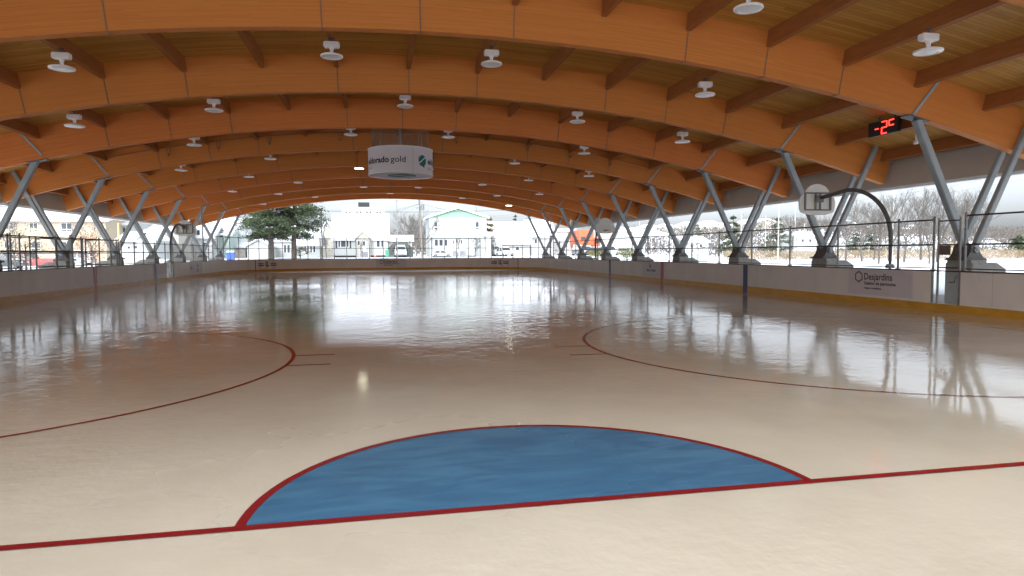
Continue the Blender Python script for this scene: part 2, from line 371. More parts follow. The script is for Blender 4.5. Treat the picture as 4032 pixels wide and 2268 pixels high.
# ------------------------------------------------------------------ boards
boards = empty('rink_boards', (0, 27, 0), label='white hockey boards with ochre kick plate running all round the ice', cat='hockey boards')
def ring(name, off0, off1, z0, z1, m, gaps=(), parent=boards):
    A = rink_path(off0); B = rink_path(off1); n = len(A)
    # refine long sides so gaps can be cut
    def refine(P, Q):
        R1, R2 = [], []
        for i in range(len(P)):
            a, b = P[i], P[(i + 1) % n]; c, d = Q[i], Q[(i + 1) % n]; R1.append(a); R2.append(c)
            if abs(a[0] - b[0]) < 1e-6 and abs(a[1] - b[1]) > 10:
                ys = sorted({g for G in gaps if G[0] * a[0] > 0 for g in G[1:]}, reverse=(b[1] < a[1]))
                for y in ys: R1.append((a[0], y)); R2.append((c[0], y))
        return R1, R2
    A, B = refine(A, B); n = len(A); mb = MB()
    for i in range(n):
        a, b, c, d = A[i], A[(i + 1) % n], B[i], B[(i + 1) % n]
        my = (a[1] + b[1]) / 2; mx = (a[0] + b[0]) / 2
        if any(G[0] * mx > 0 and abs(abs(mx) - W) < .3 and G[1] < my < G[2] for G in gaps): continue
        vs = [(a[0], a[1], z0), (b[0], b[1], z0), (b[0], b[1], z1), (a[0], a[1], z1), (c[0], c[1], z0), (d[0], d[1], z0), (d[0], d[1], z1), (c[0], c[1], z1)]
        mb.add(vs, [(0, 3, 2, 1), (4, 5, 6, 7), (3, 7, 6, 2), (0, 1, 5, 4), (0, 4, 7, 3), (1, 2, 6, 5)])
    return mb.build(name, m, parent, world=True)
GAPS = ((1, 9.73, 10.61), (-1, 36.75, 38.05))
ring('board_panel', 0, .06, .2, 1.02, M['board'], GAPS)
ring('kick_plate', -.012, .06, .0, .2, M['kick'])
ring('cap_rail', -.012, .10, 1.02, 1.05, mat('maroon_cap_rail', (.055, .028, .026), .5, .2, 5))
def vstripe(x, y, w, m, name='stripe', side=None):
    mb = MB(); s = 1 if x > 0 else -1
    mb.box((x - s * .0085, y, .51), (.014, w, 1.02)); return mb.build(name, m, boards, world=True)
for s in (1, -1):
    vstripe(s * W, 27.1, .30, M['red_stripe'], 'red_line_stripe')
    for y in (19.4, 34.8): vstripe(s * W, y, .30, M['blue_stripe'], 'blue_line_stripe')
for s in (-1, 1):
    a = math.acos((W - RC - 0) / RC) 
    xg = W - RC + sqrt(RC ** 2 - (RC - 3.35) ** 2); ang = atan2(54.15 - (YF - RC), xg - (W - RC))
    mb = MB(); c = (s * (W - RC + (RC - .012) * cos(ang)), YF - RC + (RC - .012) * sin(ang)); mb.box((c[0], c[1], .51), (.02, .07, 1.02), rz=s * ang); mb.build('goal_line_stripe', M['red_stripe'], boards, world=True)
# seams between board panels, thin shallow battens in a slightly darker grey
for y in [ -0.9 + 2.44 * k for k in range(21)]:
    for s in (1, -1):
        if not (9.6 < y < 10.7) and abs(y) > 2: mb = MB(); mb.box((s * (W - .001), y, .61), (.004, .008, .81)); mb.build('panel_seam', mat('seam_grey', (.52, .49, .46), .6), boards, world=True)
# gates of clear sheet
for s, y0, y1 in ((1, 9.73, 10.61), (-1, 36.75, 38.05)):
    mb = MB(); mb.box((s * (W + .03), (y0 + y1) / 2, .61), (.012, y1 - y0 - .06, .80)); g = mb.build('clear_gate', M['poly'], boards, world=True); g['label'] = 'clear plastic gate set into the boards'
    for y in (y0 + .015, y1 - .015): mb = MB(); mb.box((s * (W + .03), y, .61), (.05, .03, .82)); mb.build('gate_frame', M['galv'], g)
    for v in g.children: 
        for q in v.data.vertices: q.co.y -= 27
    mb = MB(); mb.tube([(s * (W - .02), y0 + .12, .93), (s * (W - .05), y0 + .12, .78), (s * (W - .02), y0 + .3, .76)], .015); h = mb.build('latch', M['steeldark'], g)
    for q in h.data.vertices: q.co.y -= 27
# advertisements printed on film
def ad_panel(o, r, w, h, label):
    o = Vector(o); r = Vector(r); nrm = r.cross(Vector((0, 0, 1))); mb = MB()
    a = o - nrm * 0; vs = [a, a + r * w, a + r * w + Vector((0, 0, h)), a + Vector((0, 0, h))]
    mb.add([v + nrm * .003 for v in vs] + [v - nrm * .001 for v in vs], [(0, 1, 2, 3), (7, 6, 5, 4), (0, 4, 5, 1), (1, 5, 6, 2), (2, 6, 7, 3), (3, 7, 4, 0)])
    p = mb.build('advertisement', M['ad'], boards, world=True); p['label'] = label; return p, a + nrm * .006, r
def sub(mb, name, m, parent):
    o = mb.build(name, m, parent)
    for q in o.data.vertices: q.co.y -= 27
    return o
def hexring(mb, c, r, u, w, h, t):
    pts = []
    for k in (w, ):
        out = [(0, h / 2), (w / 2, h / 4), (w / 2, -h / 4), (0, -h / 2), (-w / 2, -h / 4), (-w / 2, h / 4)]
        q = 1 - 2 * t / w; inn = [(x * q, y * q) for x, y in out]
    vs = [c + r * x + u * y for x, y in out + inn]
    mb.add(vs, [(i, (i + 1) % 6, 6 + (i + 1) % 6, 6 + i) for i in range(6)])
UZ = Vector((0, 0, 1))
def desjardins(o, r, w, h, label):
    p, a, r = ad_panel(o, r, w, h, label); k = w / 2.45
    mb = MB(); hexring(mb, a + r * .44 * k + UZ * h * .70, r, UZ, .30 * k, .345 * k, .035 * k)
    text_on(mb, 'Desjardins', .27 * k, a + r * .66 * k + UZ * h * .60, r, UZ, 1.07 * k, .004)
    text_on(mb, 'Gestion de patrimoine', .125 * k, a + r * .66 * k + UZ * h * .405, r, UZ, 1.2 * k, .004)
    text_on(mb, 'Valeurs mobilieres', .075 * k, a + r * .66 * k + UZ * h * .235, r, UZ, .68 * k, .003)
    q = a + r * (.66 + .68 * .825) * k + UZ * (h * .235 + .058 * k); mb.add([q, q + r * .012 * k - UZ * .004, q + r * .004 * k + UZ * .014 * k, q - r * .008 * k + UZ * .016 * k], [(0, 1, 2, 3)])
    sub(mb, 'lettering', M['textdark'], p)
def emblem_ad(o, r, w, h, label):
    p, a, r = ad_panel(o, r, w, h, label); mb = MB(); c = a + r * w * .5 + UZ * h * .5; R = h * .3
    n = 24; vs = []; fs = []
    for k in range(n + 1):
        t = rad(60 + 300 * k / n)
        for q in (R, R * .8): vs.append(c + r * (q * cos(t)) + UZ * (q * sin(t)))
    for k in range(n): fs.append((2 * k, 2 * k + 2, 2 * k + 3, 2 * k + 1))
    mb.add(vs, fs)
    mb.add([c + r * x * R + UZ * y * R for x, y in ((-.25, .55), (.15, .55), (.15, -.2), (.75, -.55), (.55, -.75), (-.25, -.6))], [(0, 1, 2, 3, 4, 5)])
    for x0, x1 in ((.06, .32), (.68, .94)):
        for z0, z1 in ((.58, .68), (.40, .53)):
            mb.add([a + r * w * x0 + UZ * h * z0, a + r * w * x1 + UZ * h * z0, a + r * w * x1 + UZ * h * z1, a + r * w * x0 + UZ * h * z1], [(0, 1, 2, 3)])
    sub(mb, 'printed_emblem', M['textmaroon'], p)
desjardins((W, 13.66, .27), (0, -1, 0), 2.47, .74, 'lilac-grey advertisement with hexagon mark and two lines of small print')
desjardins((-1.35, YF, .22), (1, 0, 0), 2.7, .72, 'small advertisement with hexagon mark on the far end boards')
p, a, r = ad_panel((W, 29.6, .24), (0, -1, 0), 2.3, .76, 'pale advertisement beside the red centre stripe on the right boards')
mb = MB(); mb.add([a + r * (1.02 + x * .14) + UZ * (.60 + y * .14) for x, y in ((-1, 1), (-.6, 1), (-.6, -.5), (0, -.6), (0, .2), (.4, .5), (.6, -.6), (0, -1.1), (-1, -.7))], [tuple(range(9))]); text_on(mb, 'BELLA MIA', .16, a + r * .55 + UZ * .28, r, UZ, 1.15, .006); sub(mb, 'lettering', M['textdark'], p)
def corner_ad(a0, a1, s, label):
    # film wrapped on the curved corner board
    cx, cy = s * (W - RC), YF - RC; n = 10; q = RC - .004; vs = []; fs = []
    for k in range(n + 1):
        t = rad(a0 + (a1 - a0) * k / n)
        for z in (.24, .98): vs.append((cx + s * q * cos(t), cy + q * sin(t), z))
    for k in range(n): fs.append((2 * k, 2 * k + 2, 2 * k + 3, 2 * k + 1))
    mb = MB(); mb.add(vs, fs); p = mb.build('advertisement', M['ad'], boards, world=True); p['label'] = label
    mb = MB(); q = RC - .009
    def pt(f, z): t = rad(a0 + (a1 - a0) * f); return (cx + s * q * cos(t), cy + q * sin(t), z)
    for f0, f1 in ((.08, .36), (.68, .95)):
        for z0, z1 in ((.50, .60), (.66, .73)):
            m_ = (f0 + f1) / 2; mb.add([pt(f0, z0), pt(m_, z0), pt(f1, z0), pt(f1, z1), pt(m_, z1), pt(f0, z1)], [(0, 1, 4, 5), (1, 2, 3, 4)])
    ring_ = []
    for k in range(21):
        t = rad(50 + 290 * k / 20)
        for R in (.21, .16): ring_.append(pt(.52 + R * cos(t) / (rad(abs(a1 - a0)) * RC), .63 + R * sin(t)))
    mb.add(ring_, [(2 * k, 2 * k + 2, 2 * k + 3, 2 * k + 1) for k in range(20)])
    mb.add([pt(.49, .76), pt(.54, .76), pt(.54, .60), pt(.60, .52), pt(.58, .48), pt(.49, .50)], [(0, 1, 2, 3, 4, 5)])
    sub(mb, 'printed_emblem', M['textmaroon'], p)
corner_ad(58, 44, 1, 'maroon printed film with round emblem on the right far corner boards')
corner_ad(38, 52, -1, 'maroon printed film with round emblem on the left far corner boards')
p, a, r = ad_panel((-W, 34.4, .42), (0, 1, 0), 2.3, .58, 'plain pale rectangle fixed to the left boards')
p, a, r = ad_panel((-W, 41.2, .24), (0, 1, 0), 3.2, .74, 'faint film with small grey marks on the left boards')
mb = MB()
for x, z, w_, h_ in ((.35, .3, .3, .2), (.8, .33, .15, .1), (1.9, .12, .3, .22), (1.95, .45, .22, .16)): mb.add([a + r * x + UZ * z, a + r * (x + w_) + UZ * z, a + r * (x + w_) + UZ * (z + h_), a + r * x + UZ * (z + h_)], [(0, 1, 2, 3)])
sub(mb, 'printed_mark', M['textgrey'], p)

# ------------------------------------------------------------------ fences
def chain(mb, a, b, z0, z1, sp=.085, r=.0016):
    a = Vector((a[0], a[1], 0)); b = Vector((b[0], b[1], 0)); L = (b - a).length; d = (b - a) / L; H = z1 - z0; nn = d.cross(UZ)
    s = sp * 1.4142; k0 = -int(H / s) - 1
    for sg in (1, -1):
        t = k0 * s
        while t < L:
            # line x = t + z, z in 0..H
            x0, x1 = max(0, t), min(L, t + H)
            if x1 - x0 > .02:
                zz0, zz1 = x0 - t, x1 - t
                if sg < 0: zz0, zz1 = H - zz0, H - zz1
                p = a + d * x0 + UZ * (z0 + zz0); q = a + d * x1 + UZ * (z0 + zz1); o = (q - p).normalized().cross(nn).normalized() * r
                n2 = nn * (r * sg * .9); vs = [p + o, p - o * .5 + n2, p - o * .5 - n2, q + o, q - o * .5 + n2, q - o * .5 - n2]
                mb.add(vs, [(0, 1, 4, 3), (1, 2, 5, 4), (2, 0, 3, 5)])
            t += s
def fence(name, label, pts, zt, zm, zb=1.05, rails=(), wire=.085, doubles=()):
    root = empty(name, (pts[0][0], pts[0][1], 0), label=label, cat='fence', group='chain link fences above the boards')
    for i, (x, y) in enumerate(pts):
        mb = MB(); mb.tube([(x, y, zb - .05), (x, y, zt + .04)], .03, 8); mb.lathe([(0, .05), (.025, .04), (.034, 0), (.034, -.02)], (x, y, zt + .04), 8)
        mb.box((x, y, zb + .012), (.10, .10, .02)); mb.build('post', M['galv'], root, world=True)
    for z in (zt, zm, zb + .05) + tuple(rails):
        mb = MB(); mb.tube([(x, y, z) for x, y in pts], .021 if z > zb + .1 else .014, 7); mb.build('rail', M['darkrail'], root, world=True)
    mb = MB()
    for a, b in zip(pts[:-1], pts[1:]): chain(mb, a, b, zb + .05, zt, wire)
    mb.build('wire_mesh', M['wire'], root, world=True)
    return root
xr = W + .05
fence('chain_link_fence', 'long low chain link fence on top of the right boards beyond the gate', [(xr, y) for y in (10.60, 11.78, 14.22, 16.66, 19.06, 21.54, 24.01, 26.42, 29.03, 31.3, 34.88, 37.3, 39.8, 42.2, 44.6, 46.6, 48.3)], 2.34, 1.70)
fence('chain_link_fence', 'chain link fence on the right boards between the clear gate and the picture edge', [(xr, y) for y in (9.67, 7.2, 5.15)], 2.40, 1.70, wire=.07)
# gate leaf above the clear panel
g = empty('fence_gate', (xr, 10.1, 0), label='narrow chain link gate leaf above the clear board gate', cat='gate')
for y in (10.43, 9.80):
    mb = MB(); mb.tube([(xr - .02, y, .2), (xr - .02, y, 2.38)], .028, 8); mb.build('gate_post', M['galv'], g, world=True)
for z in (2.30, 1.70, 1.12):
    mb = MB(); mb.tube([(xr - .02, 9.80, z), (xr - .02, 10.43, z)], .017, 7); mb.build('gate_rail', M['darkrail'], g, world=True)
mb = MB(); chain(mb, (xr - .02, 9.80), (xr - .02, 10.43), 1.12, 2.3, .07); mb.build('wire_mesh', M['wire'], g, world=True)
mb = MB(); mb.box((xr - .06, 10.2, 1.56), (.01, .34, .24)); mb.build('notice_plate', mat('brown_notice', (.16, .13, .13), .6), g, world=True)
FP = [(-12.95, 47.69), (-12.95, 49.09), (-12.83, 50.42), (-12.58, 51.46), (-12.15, 52.59), (-11.59, 53.61), (-10.93, 54.50), (-10.12, 55.33), (-9.24, 56.02), (-8.28, 56.59), (-7.25, 57.02), (-6.18, 57.32), (-5.03, 57.48), (-3.93, 57.50), (-3.11, 57.50), (-1.94, 57.50), (-0.70, 57.50), (0.51, 57.50), (1.72, 57.50), (2.92, 57.50), (3.72, 57.50), (4.90, 57.49), (6.00, 57.36), (7.09, 57.08), (8.12, 56.67), (9.09, 56.12), (10.02, 55.42), (10.81, 54.64), (11.50, 53.75), (12.02, 52.87), (12.49, 51.76), (12.78, 50.69), (12.93, 49.58), (12.95, 48.47)]
FP = [(x * 1.004, YF - 9 + (y - YF + 9) * 1.006) for x, y in FP]
fence('chain_link_fence', 'tall chain link fence curving round the far end of the ice', FP, 2.84, 1.96, wire=.13)
xl = -W - .05
fence('chain_link_fence', 'low chain link fence on the far half of the left boards', [(xl, y) for y in (30.25, 31.93, 33.2, 34.9, 36.7, 38.1, 40.2, 42.5, 44.9, 46.4, 47.6)], 2.12, 1.64)
fence('chain_link_fence', 'raised fence with double rails above the near left boards', [(xl, y) for y in (14.0, 17.2, 20.72, 21.3, 23.84, 26.01, 27.76, 29.0, 29.9)], 2.2, 1.62, rails=(1.69,))
fence('chain_link_fence', 'rear fence of the players bench behind the left boards', [(-14.5, y) for y in (14.5, 18.5, 22.0, 25.2, 27.4, 29.9)], 2.22, 1.68, zb=.05, rails=(.9,))
for y in (20.72, 25.4, 29.9):
    r_ = empty('bench_divider', (-13.7, y, 0), label={20.72: 'short railing across the bench area nearest the camera', 25.4: 'short railing across the middle of the bench area', 29.9: 'short railing closing the far end of the bench area'}[y], cat='railing')
    for x in (-13.1, -14.4):
        mb = MB(); mb.tube([(x, y + .05, 0), (x, y + .05, 2.28)], .034, 8); mb.build('post', M['galv'], r_, world=True)
    for z in (2.22, 1.62, 1.1):
        mb = MB(); mb.tube([(-13.1, y + .05, z), (-14.4, y + .05, z)], .02, 7); mb.build('rail', M['darkrail'], r_, world=True)
gp = empty('gate_post', (-13.02, 25.0, 0), label='stout pale square post standing at the left boards beside the V legs', cat='post')
mb = MB(); mb.box((-13.04, 25.2, 1.65), (.10, .10, 1.3)); bevel(mb.build('square_post', M['steel'], gp, world=True), .008)
mb = MB(); mb.frustum((-13.04, 25.2, 2.3), (.12, .12), (-13.04, 25.2, 2.34), (.04, .04)); mb.build('post_cap', M['steel'], gp, world=True)
# safety cable and posts at the far end
ca = empty('net_cable', (0, 58, 0), label='thin dark cable strung between the posts in front of the far arch', cat='cable')
mb = MB(); pc = []
an = [(-14.6, 59.6, 5.88), (-6.14, 58, 5.38), (2.65, 58, 5.33), (12.05, 58, 5.60), (14.4, 59.6, 5.8)]
for i in range(4):
    for k in range(6):
        t = k / 6; a, b = Vector(an[i]), Vector(an[i + 1]); pc.append(a.lerp(b, t) - UZ * .03 * sin(pi * t))
pc.append(Vector(an[-1])); mb.tube(pc, .014, 6); mb.build('cable', M['darkrail'], ca, world=True)
for (x, y, zt, lb) in ((-6.14, 58, 5.40, 'tall thin net post behind the far fence, beside the spruces'), (-13.1, 45.4, 5.0, 'tall thin post standing behind the left boards near the far corner'), (13.1, 49.7, 5.0, 'tall thin post standing behind the right boards near the far corner')):
    r_ = empty('net_post', (x, y, 0), label=lb, cat='post', group='net posts at the far end')
    mb = MB(); mb.tube([(x, y, 0), (x, y, zt)], .05, 10, .042); mb.build('pole', M['galv'], r_, world=True)
    mb = MB(); mb.box((x, y, .02), (.25, .25, .03)); mb.build('base_plate', M['galv'], r_, world=True)
    mb = MB(); mb.tube([(x, y - .06, zt - .05), (x, y + .06, zt - .05)], .03, 8); mb.build('cable_clamp', M['darkrail'], r_, world=True)

# ------------------------------------------------------------------ arches
XC, ZC, RI, DEP, TH = .2378, -52.7436, 59.487, 1.19, .27
RO = RI + DEP; Y0, DY = 12.006, 6.096
def zin(x, r=RI): return sqrt(r * r - (x - XC) ** 2) + ZC
def radial(x, r):     # point on radius r on the ray through inner point x
    a = math.asin((x - XC) / RI); return (XC + r * sin(a), ZC + r * cos(a))
YS = {i: Y0 + DY * i for i in range(-3, 9)}
NM = {-3: 'timber arch at the near end, behind the camera', -2: 'timber arch overhead of the camera, out of view', -1: 'timber arch showing only at the top right corner', 0: 'nearest timber arch crossing the whole top of the photo', 1: 'second full timber arch from the camera', 2: 'third full timber arch, just in front of the drum sign', 3: 'fourth full timber arch, just behind the drum sign', 4: 'fifth full timber arch from the camera', 5: 'fourth timber arch before the far open end', 6: 'third timber arch before the far open end', 7: 'timber arch next to last at the far end', 8: 'last timber arch, lit by the sky at the far open end'}
NM2 = {k: v for k, v in NM.items()}
def arch_proto():
    root = empty('timber_arch', (0, 0, 0))
    n = 96; a0 = math.asin((-17.75 - XC) / RI); a1 = math.asin((17.82 - XC) / RI); vs = []; fs = []
    for k in range(n + 1):
        a = a0 + (a1 - a0) * k / n
        for r in (RI, RO):
            for y in (-TH / 2, TH / 2): vs.append((XC + r * sin(a), y, ZC + r * cos(a)))
    for k in range(n):
        b = 4 * k; c = b + 4
        fs += [(b, c, c + 1, b + 1), (b + 2, b + 3, c + 3, c + 2), (b, b + 2, c + 2, c), (b + 1, c + 1, c + 3, b + 3)]
    fs += [(0, 1, 3, 2), (4 * n, 4 * n + 2, 4 * n + 3, 4 * n + 1)]
    mb = MB(); mb.add(vs, fs); o = fix_normals(mb.build('arch_beam', M['arch'], root))
    for k in (-5, -4, -3, -1, 0, 1, 3, 4, 5):
        x = 2.22 * k; p0 = radial(x, RI - .006); p1 = radial(x, RI + .76); h = TH / 2 + .005; mb = MB()
        a = radial(x, RI - .008); b = radial(x, RI + .78)
        mb.beam((a[0], -h, a[1]), (b[0], -h, b[1]), .034, .012, up=(0, 1, 0)); mb.beam((a[0], h, a[1]), (b[0], h, b[1]), .034, .012)
        mb.beam((a[0], -h, a[1]), (a[0], h, a[1]), .034, .012, up=(0, 0, 1))
        mb.build('hanger_strap', M['strap'], root)
    for s in (1, -1):
        xa = s * 13.62; c = radial(xa, RI - .012)
        # plate up the face at the inner support
        q0 = (s * 13.42, zin(13.42) + .02); q1 = (s * 14.24, zin(14.0) + 1.13)
        mb = MB()
        for h in (-1, 1): mb.beam((q0[0], h * (TH / 2 + .018), q0[1]), (q1[0], h * (TH / 2 + .018), q1[1]), .075, .035)
        mb.build('connection_plate', M['steel'], root)
        mb = MB(); e0 = radial(xa - .33, RI - .015); e1 = radial(xa + .33, RI - .015); mb.beam((e0[0], 0, e0[1]), (e1[0], 0, e1[1]), .03, TH + .08, up=(0, 1, 0)); mb.build('bearing_plate', M['steeldark'], root)
        base = Vector((s * 15.42, 0, 1.60)); top = Vector((s * 13.66, 0, zin(13.7) - .02))
        mb = MB(); mb.beam(base, top, .20, .20); bevel(mb.build('leg', M['steel'], root), .018)
        for h in (-1, 1):
            mb = MB(); mb.beam((s * 15.46, h * .235, 1.60), (s * 17.42, h * .235, 5.62), .17, .15); bevel(mb.build('leg', M['steel'], root), .016)
            
        mb = MB(); mb.prism([(s * 15.13, 1.27), (s * 15.76, 1.27), (s * 15.72, 1.36), (s * 15.60, 1.50), (s * 15.56, 1.68), (s * 15.44, 1.76), (s * 15.32, 1.68), (s * 15.28, 1.50), (s * 15.18, 1.36)], 'y', -.30, -.26)
        mb.prism([(s * 15.13, 1.27), (s * 15.76, 1.27), (s * 15.72, 1.36), (s * 15.60, 1.50), (s * 15.56, 1.68), (s * 15.44, 1.76), (s * 15.32, 1.68), (s * 15.28, 1.50), (s * 15.18, 1.36)], 'y', .26, .30)
        mb.frustum((s * 15.43, 0, 1.27), (.72, .74), (s * 15.43, 0, 1.34), (.66, .66)); mb.frustum((s * 15.43, 0, 1.34), (.52, .50), (s * 15.43, 0, 1.72), (.24, .36))
        fix_normals(mb.build('steel_foot', M['steeldark'], root))
        mb = MB(); mb.tube([(s * 15.44, -.36, 1.56), (s * 15.44, .36, 1.56)], .075, 14); mb.tube([(s * 15.44, -.38, 1.56), (s * 15.44, .38, 1.56)], .035, 8); mb.build('hinge_pin', M['steel'], root)
    return root
ap = arch_proto()
for n_, i in enumerate(sorted(YS)):
    o = ap if n_ == 0 else copy_tree(ap)
    o.location = (0, YS[i], 0); tag(o, NM[i], 'roof arch', 'timber roof arches')
# piers
pr = empty('concrete_pier', (0, 0, 0))
mb = MB(); mb.prism([(-.23, 0), (.95, 0), (.93, 1.02), (.62, 1.20), (-.23, 1.20)], 'y', -.45, .45); bevel(mb.build('pier_block', M['concrete'], pr), .02)
mb = MB(); mb.box((.05, 0, 1.235), (.54, .80, .07)); bevel(mb.build('grout_pad', M['concrete'], pr), .01)
ORD = {-3: 'behind the camera at the near end', -2: 'level with the camera', -1: 'first ahead of the camera', 0: 'under the nearest full arch', 1: 'under the second full arch', 2: 'under the third full arch', 3: 'under the fourth full arch', 4: 'under the fifth full arch', 5: 'under the fourth arch before the far end', 6: 'under the third arch before the far end', 7: 'under the arch next to last', 8: 'under the last far arch'}
first = True
for s, sn in ((1, 'right'), (-1, 'left')):
    for i in sorted(YS):
        o = pr if first else copy_tree(pr); first = False
        o.location = (s * 15.42, YS[i], 0); o.rotation_euler = (0, 0, 0 if s > 0 else pi)
        tag(o, 'grey %s-hand pier, %s' % (sn, ORD[i]), 'pier', 'concrete piers under the V legs')

# ------------------------------------------------------------------ roof
roof = empty('arena_roof', (0, 27, 5), label='curved timber roof deck with purlins, grey fascia and white gutter over the rink', cat='roof')
mb = MB(); n = 72; a0 = math.asin((-18.35 - XC) / RO); a1 = math.asin((18.45 - XC) / RO); ya, yb = YS[-3] - .45, YS[8] + .40; vs = []; fs = []
for k in range(n + 1):
    a = a0 + (a1 - a0) * k / n
    for r in (RO + .003, RO + .30):
        for y in (ya, yb): vs.append((XC + r * sin(a), y, ZC + r * cos(a)))
for k in range(n):
    b = 4 * k; c = b + 4; fs += [(b, c, c + 1, b + 1), (b + 2, b + 3, c + 3, c + 2), (b, b + 2, c + 2, c), (b + 1, c + 1, c + 3, b + 3)]
fs += [(0, 1, 3, 2), (4 * n, 4 * n + 2, 4 * n + 3, 4 * n + 1)]
mb.add(vs, fs); fix_normals(mb.build('roof_deck', M['deck'], roof, world=True))
mb = MB(); vs = []; fs = []
for k in range(n + 1):
    a = a0 + (a1 - a0) * k / n
    for r in (RO + .305, RO + .42):
        for y in (ya, yb): vs.append((XC + r * sin(a), y, ZC + r * cos(a)))
for k in range(n):
    b = 4 * k; c = b + 4; fs += [(b, c, c + 1, b + 1), (b + 2, b + 3, c + 3, c + 2), (b, b + 2, c + 2, c), (b + 1, c + 1, c + 3, b + 3)]
fs += [(0, 1, 3, 2), (4 * n, 4 * n + 2, 4 * n + 3, 4 * n + 1)]
mb.add(vs, fs); fix_normals(mb.build('snow_layer', M['snow'], roof, world=True))
for s in (1, -1):
    mb = MB(); mb.prism([(s * 17.98, 3.95), (s * 18.08, 3.95), (s * 18.42, 5.19), (s * 18.30, 5.19)], 'y', ya, yb); fix_normals(mb.build('fascia', M['fascia'], roof, world=True))
    mb = MB(); mb.prism([(s * 18.09, 4.02), (s * 18.09, 3.86), (s * 18.22, 3.84), (s * 18.24, 4.02)], 'y', ya, yb); fix_normals(mb.build('gutter', M['gutter'], roof, world=True))
def purlin_mb(mb, k, y0, y1):
    x = 2.22 * k
    if abs(k) == 8: x = 17.45 * (1 if k > 0 else -1)
    a = radial(x, RI + .755); b = radial(x, RO + .004); t = Vector((b[0] - a[0], 0, b[1] - a[1])).normalized(); sd = Vector((t.z, 0, -t.x)) * .065
    vs = []
    for y in (y0, y1):
        for p in (a, b):
            for q in (-1, 1): vs.append((p[0] + sd.x * q, y, p[1] + sd.z * q))
    mb.add(vs, [(0, 1, 3, 2), (4, 6, 7, 5), (0, 4, 5, 1), (2, 3, 7, 6), (0, 2, 6, 4), (1, 5, 7, 3)])
rest = MB()
for i in range(-3, 8):
    y0, y1 = YS[i] + TH / 2 + .002, YS[i + 1] - TH / 2 - .002
    for k in range(-8, 9):
        vis = (i in (0, 1, 2, 3)) or (i == -1 and k >= 0) or (i == 4 and abs(k) >= 4) or (i == 5 and (k <= -6 or k >= 4))
        if vis:
            mb = MB(); purlin_mb(mb, k, y0, y1); fix_normals(mb.build('purlin', M['purlin'], roof, world=True))
        else: purlin_mb(rest, k, y0, y1)
o = fix_normals(rest.build('purlins_farther_off', M['purlin'], roof, world=True)); o['kind'] = 'stuff'
# pipe on the face of the arch behind the drum
pp = empty('conduit_pipe', (0, YS[3] - .2, 6), label='thin pipe with small clamps along the face of the arch behind the drum', cat='pipe')
mb = MB(); pl = []
for k in range(49):
    x = -13.5 + 27 * k / 48; q = radial(x, RI + .88); pl.append((q[0], YS[3] - .19, q[1]))
mb.tube(pl, .022, 6); mb.build('pipe', M['strap'], pp, world=True)
for x in (-10.6, -8.4, -6.1, -2.8, 2.9, 6.6, 8.9, 11.1):
    q = radial(x, RI + .88); q2 = radial(x, RI + .35); mb = MB(); mb.box((q[0] - .07, YS[3] - .19, q[1] - .14), (.03, .03, .3)); mb.box((q[0] + .07, YS[3] - .19, q[1] - .14), (.03, .03, .3)); mb.box((q[0], YS[3] - .19, q[1] - .36), (.10, .08, .13)); mb.build('hanging_clamp', M['strap'], pp, world=True)

# ------------------------------------------------------------------ lamps
def lamp_proto(lit=False):
    r = empty('high_bay_lamp', (0, 0, 0))
    mb = MB(); mb.box((0, 0, .30), (.42, .20, .155)); bevel(mb.build('driver_box', M['lampwhite'], r), .02, 2)
    mb = MB(); mb.lathe([(0, .225), (.085, .225), (.05, .17), (.045, .09), (.09, .05), (.24, .035), (.30, .01), (.305, -.015), (.285, -.035)], n=28); mb.build('reflector_disc', M['lampwhite'], r, smooth=False)
    mb = MB(); mb.lathe([(.288, -.034), (.20, -.045), (.19, -.036), (.0, -.04)], n=28); mb.build('lens', M['lampon'] if lit else mat('frosted_lens', (.80, .79, .78), .25, .04, 20), r)
    mb = MB(); mb.tube([(0, 0, .38), (0, 0, .46)], .018, 8); mb.box((0, 0, .475), (.14, .05, .03)); mb.build('hook', M['steeldark'], r)
    return r
lp = lamp_proto(); ll = lamp_proto(True); ll2 = None; used = False
ROWN = {-1: 'overhead row nearest the camera', 0: 'row behind the nearest arch edge at top right', 1: 'row behind the nearest full arch', 2: 'row behind the second full arch', 3: 'row behind the drum sign bay', 4: 'fourth row back', 5: 'fifth row back', 6: 'sixth row back', 7: 'row before the last arch but one', 8: 'farthest row by the last arch'}
def xname(k): return {0: 'on the centre line', -1: 'just left of the centre line', 1: 'just right of the centre line', -3: 'midway to the left side', 3: 'midway to the right side', -4: 'well out on the left side', 4: 'well out on the right side', -5: 'leftmost of its row', 5: 'rightmost of its row'}[k]
RN = {0: 'top right of the photo, in front of the nearest full arch', 1: 'between the nearest and second full arches', 2: 'between the second and third full arches', 3: 'in the bay of the drum sign', 4: 'between the fourth and fifth full arches', 5: 'beyond the fifth full arch', 6: 'three bays before the far end', 7: 'two bays before the far end', 8: 'in the last bay at the far end', -1: 'overhead, out of view'}
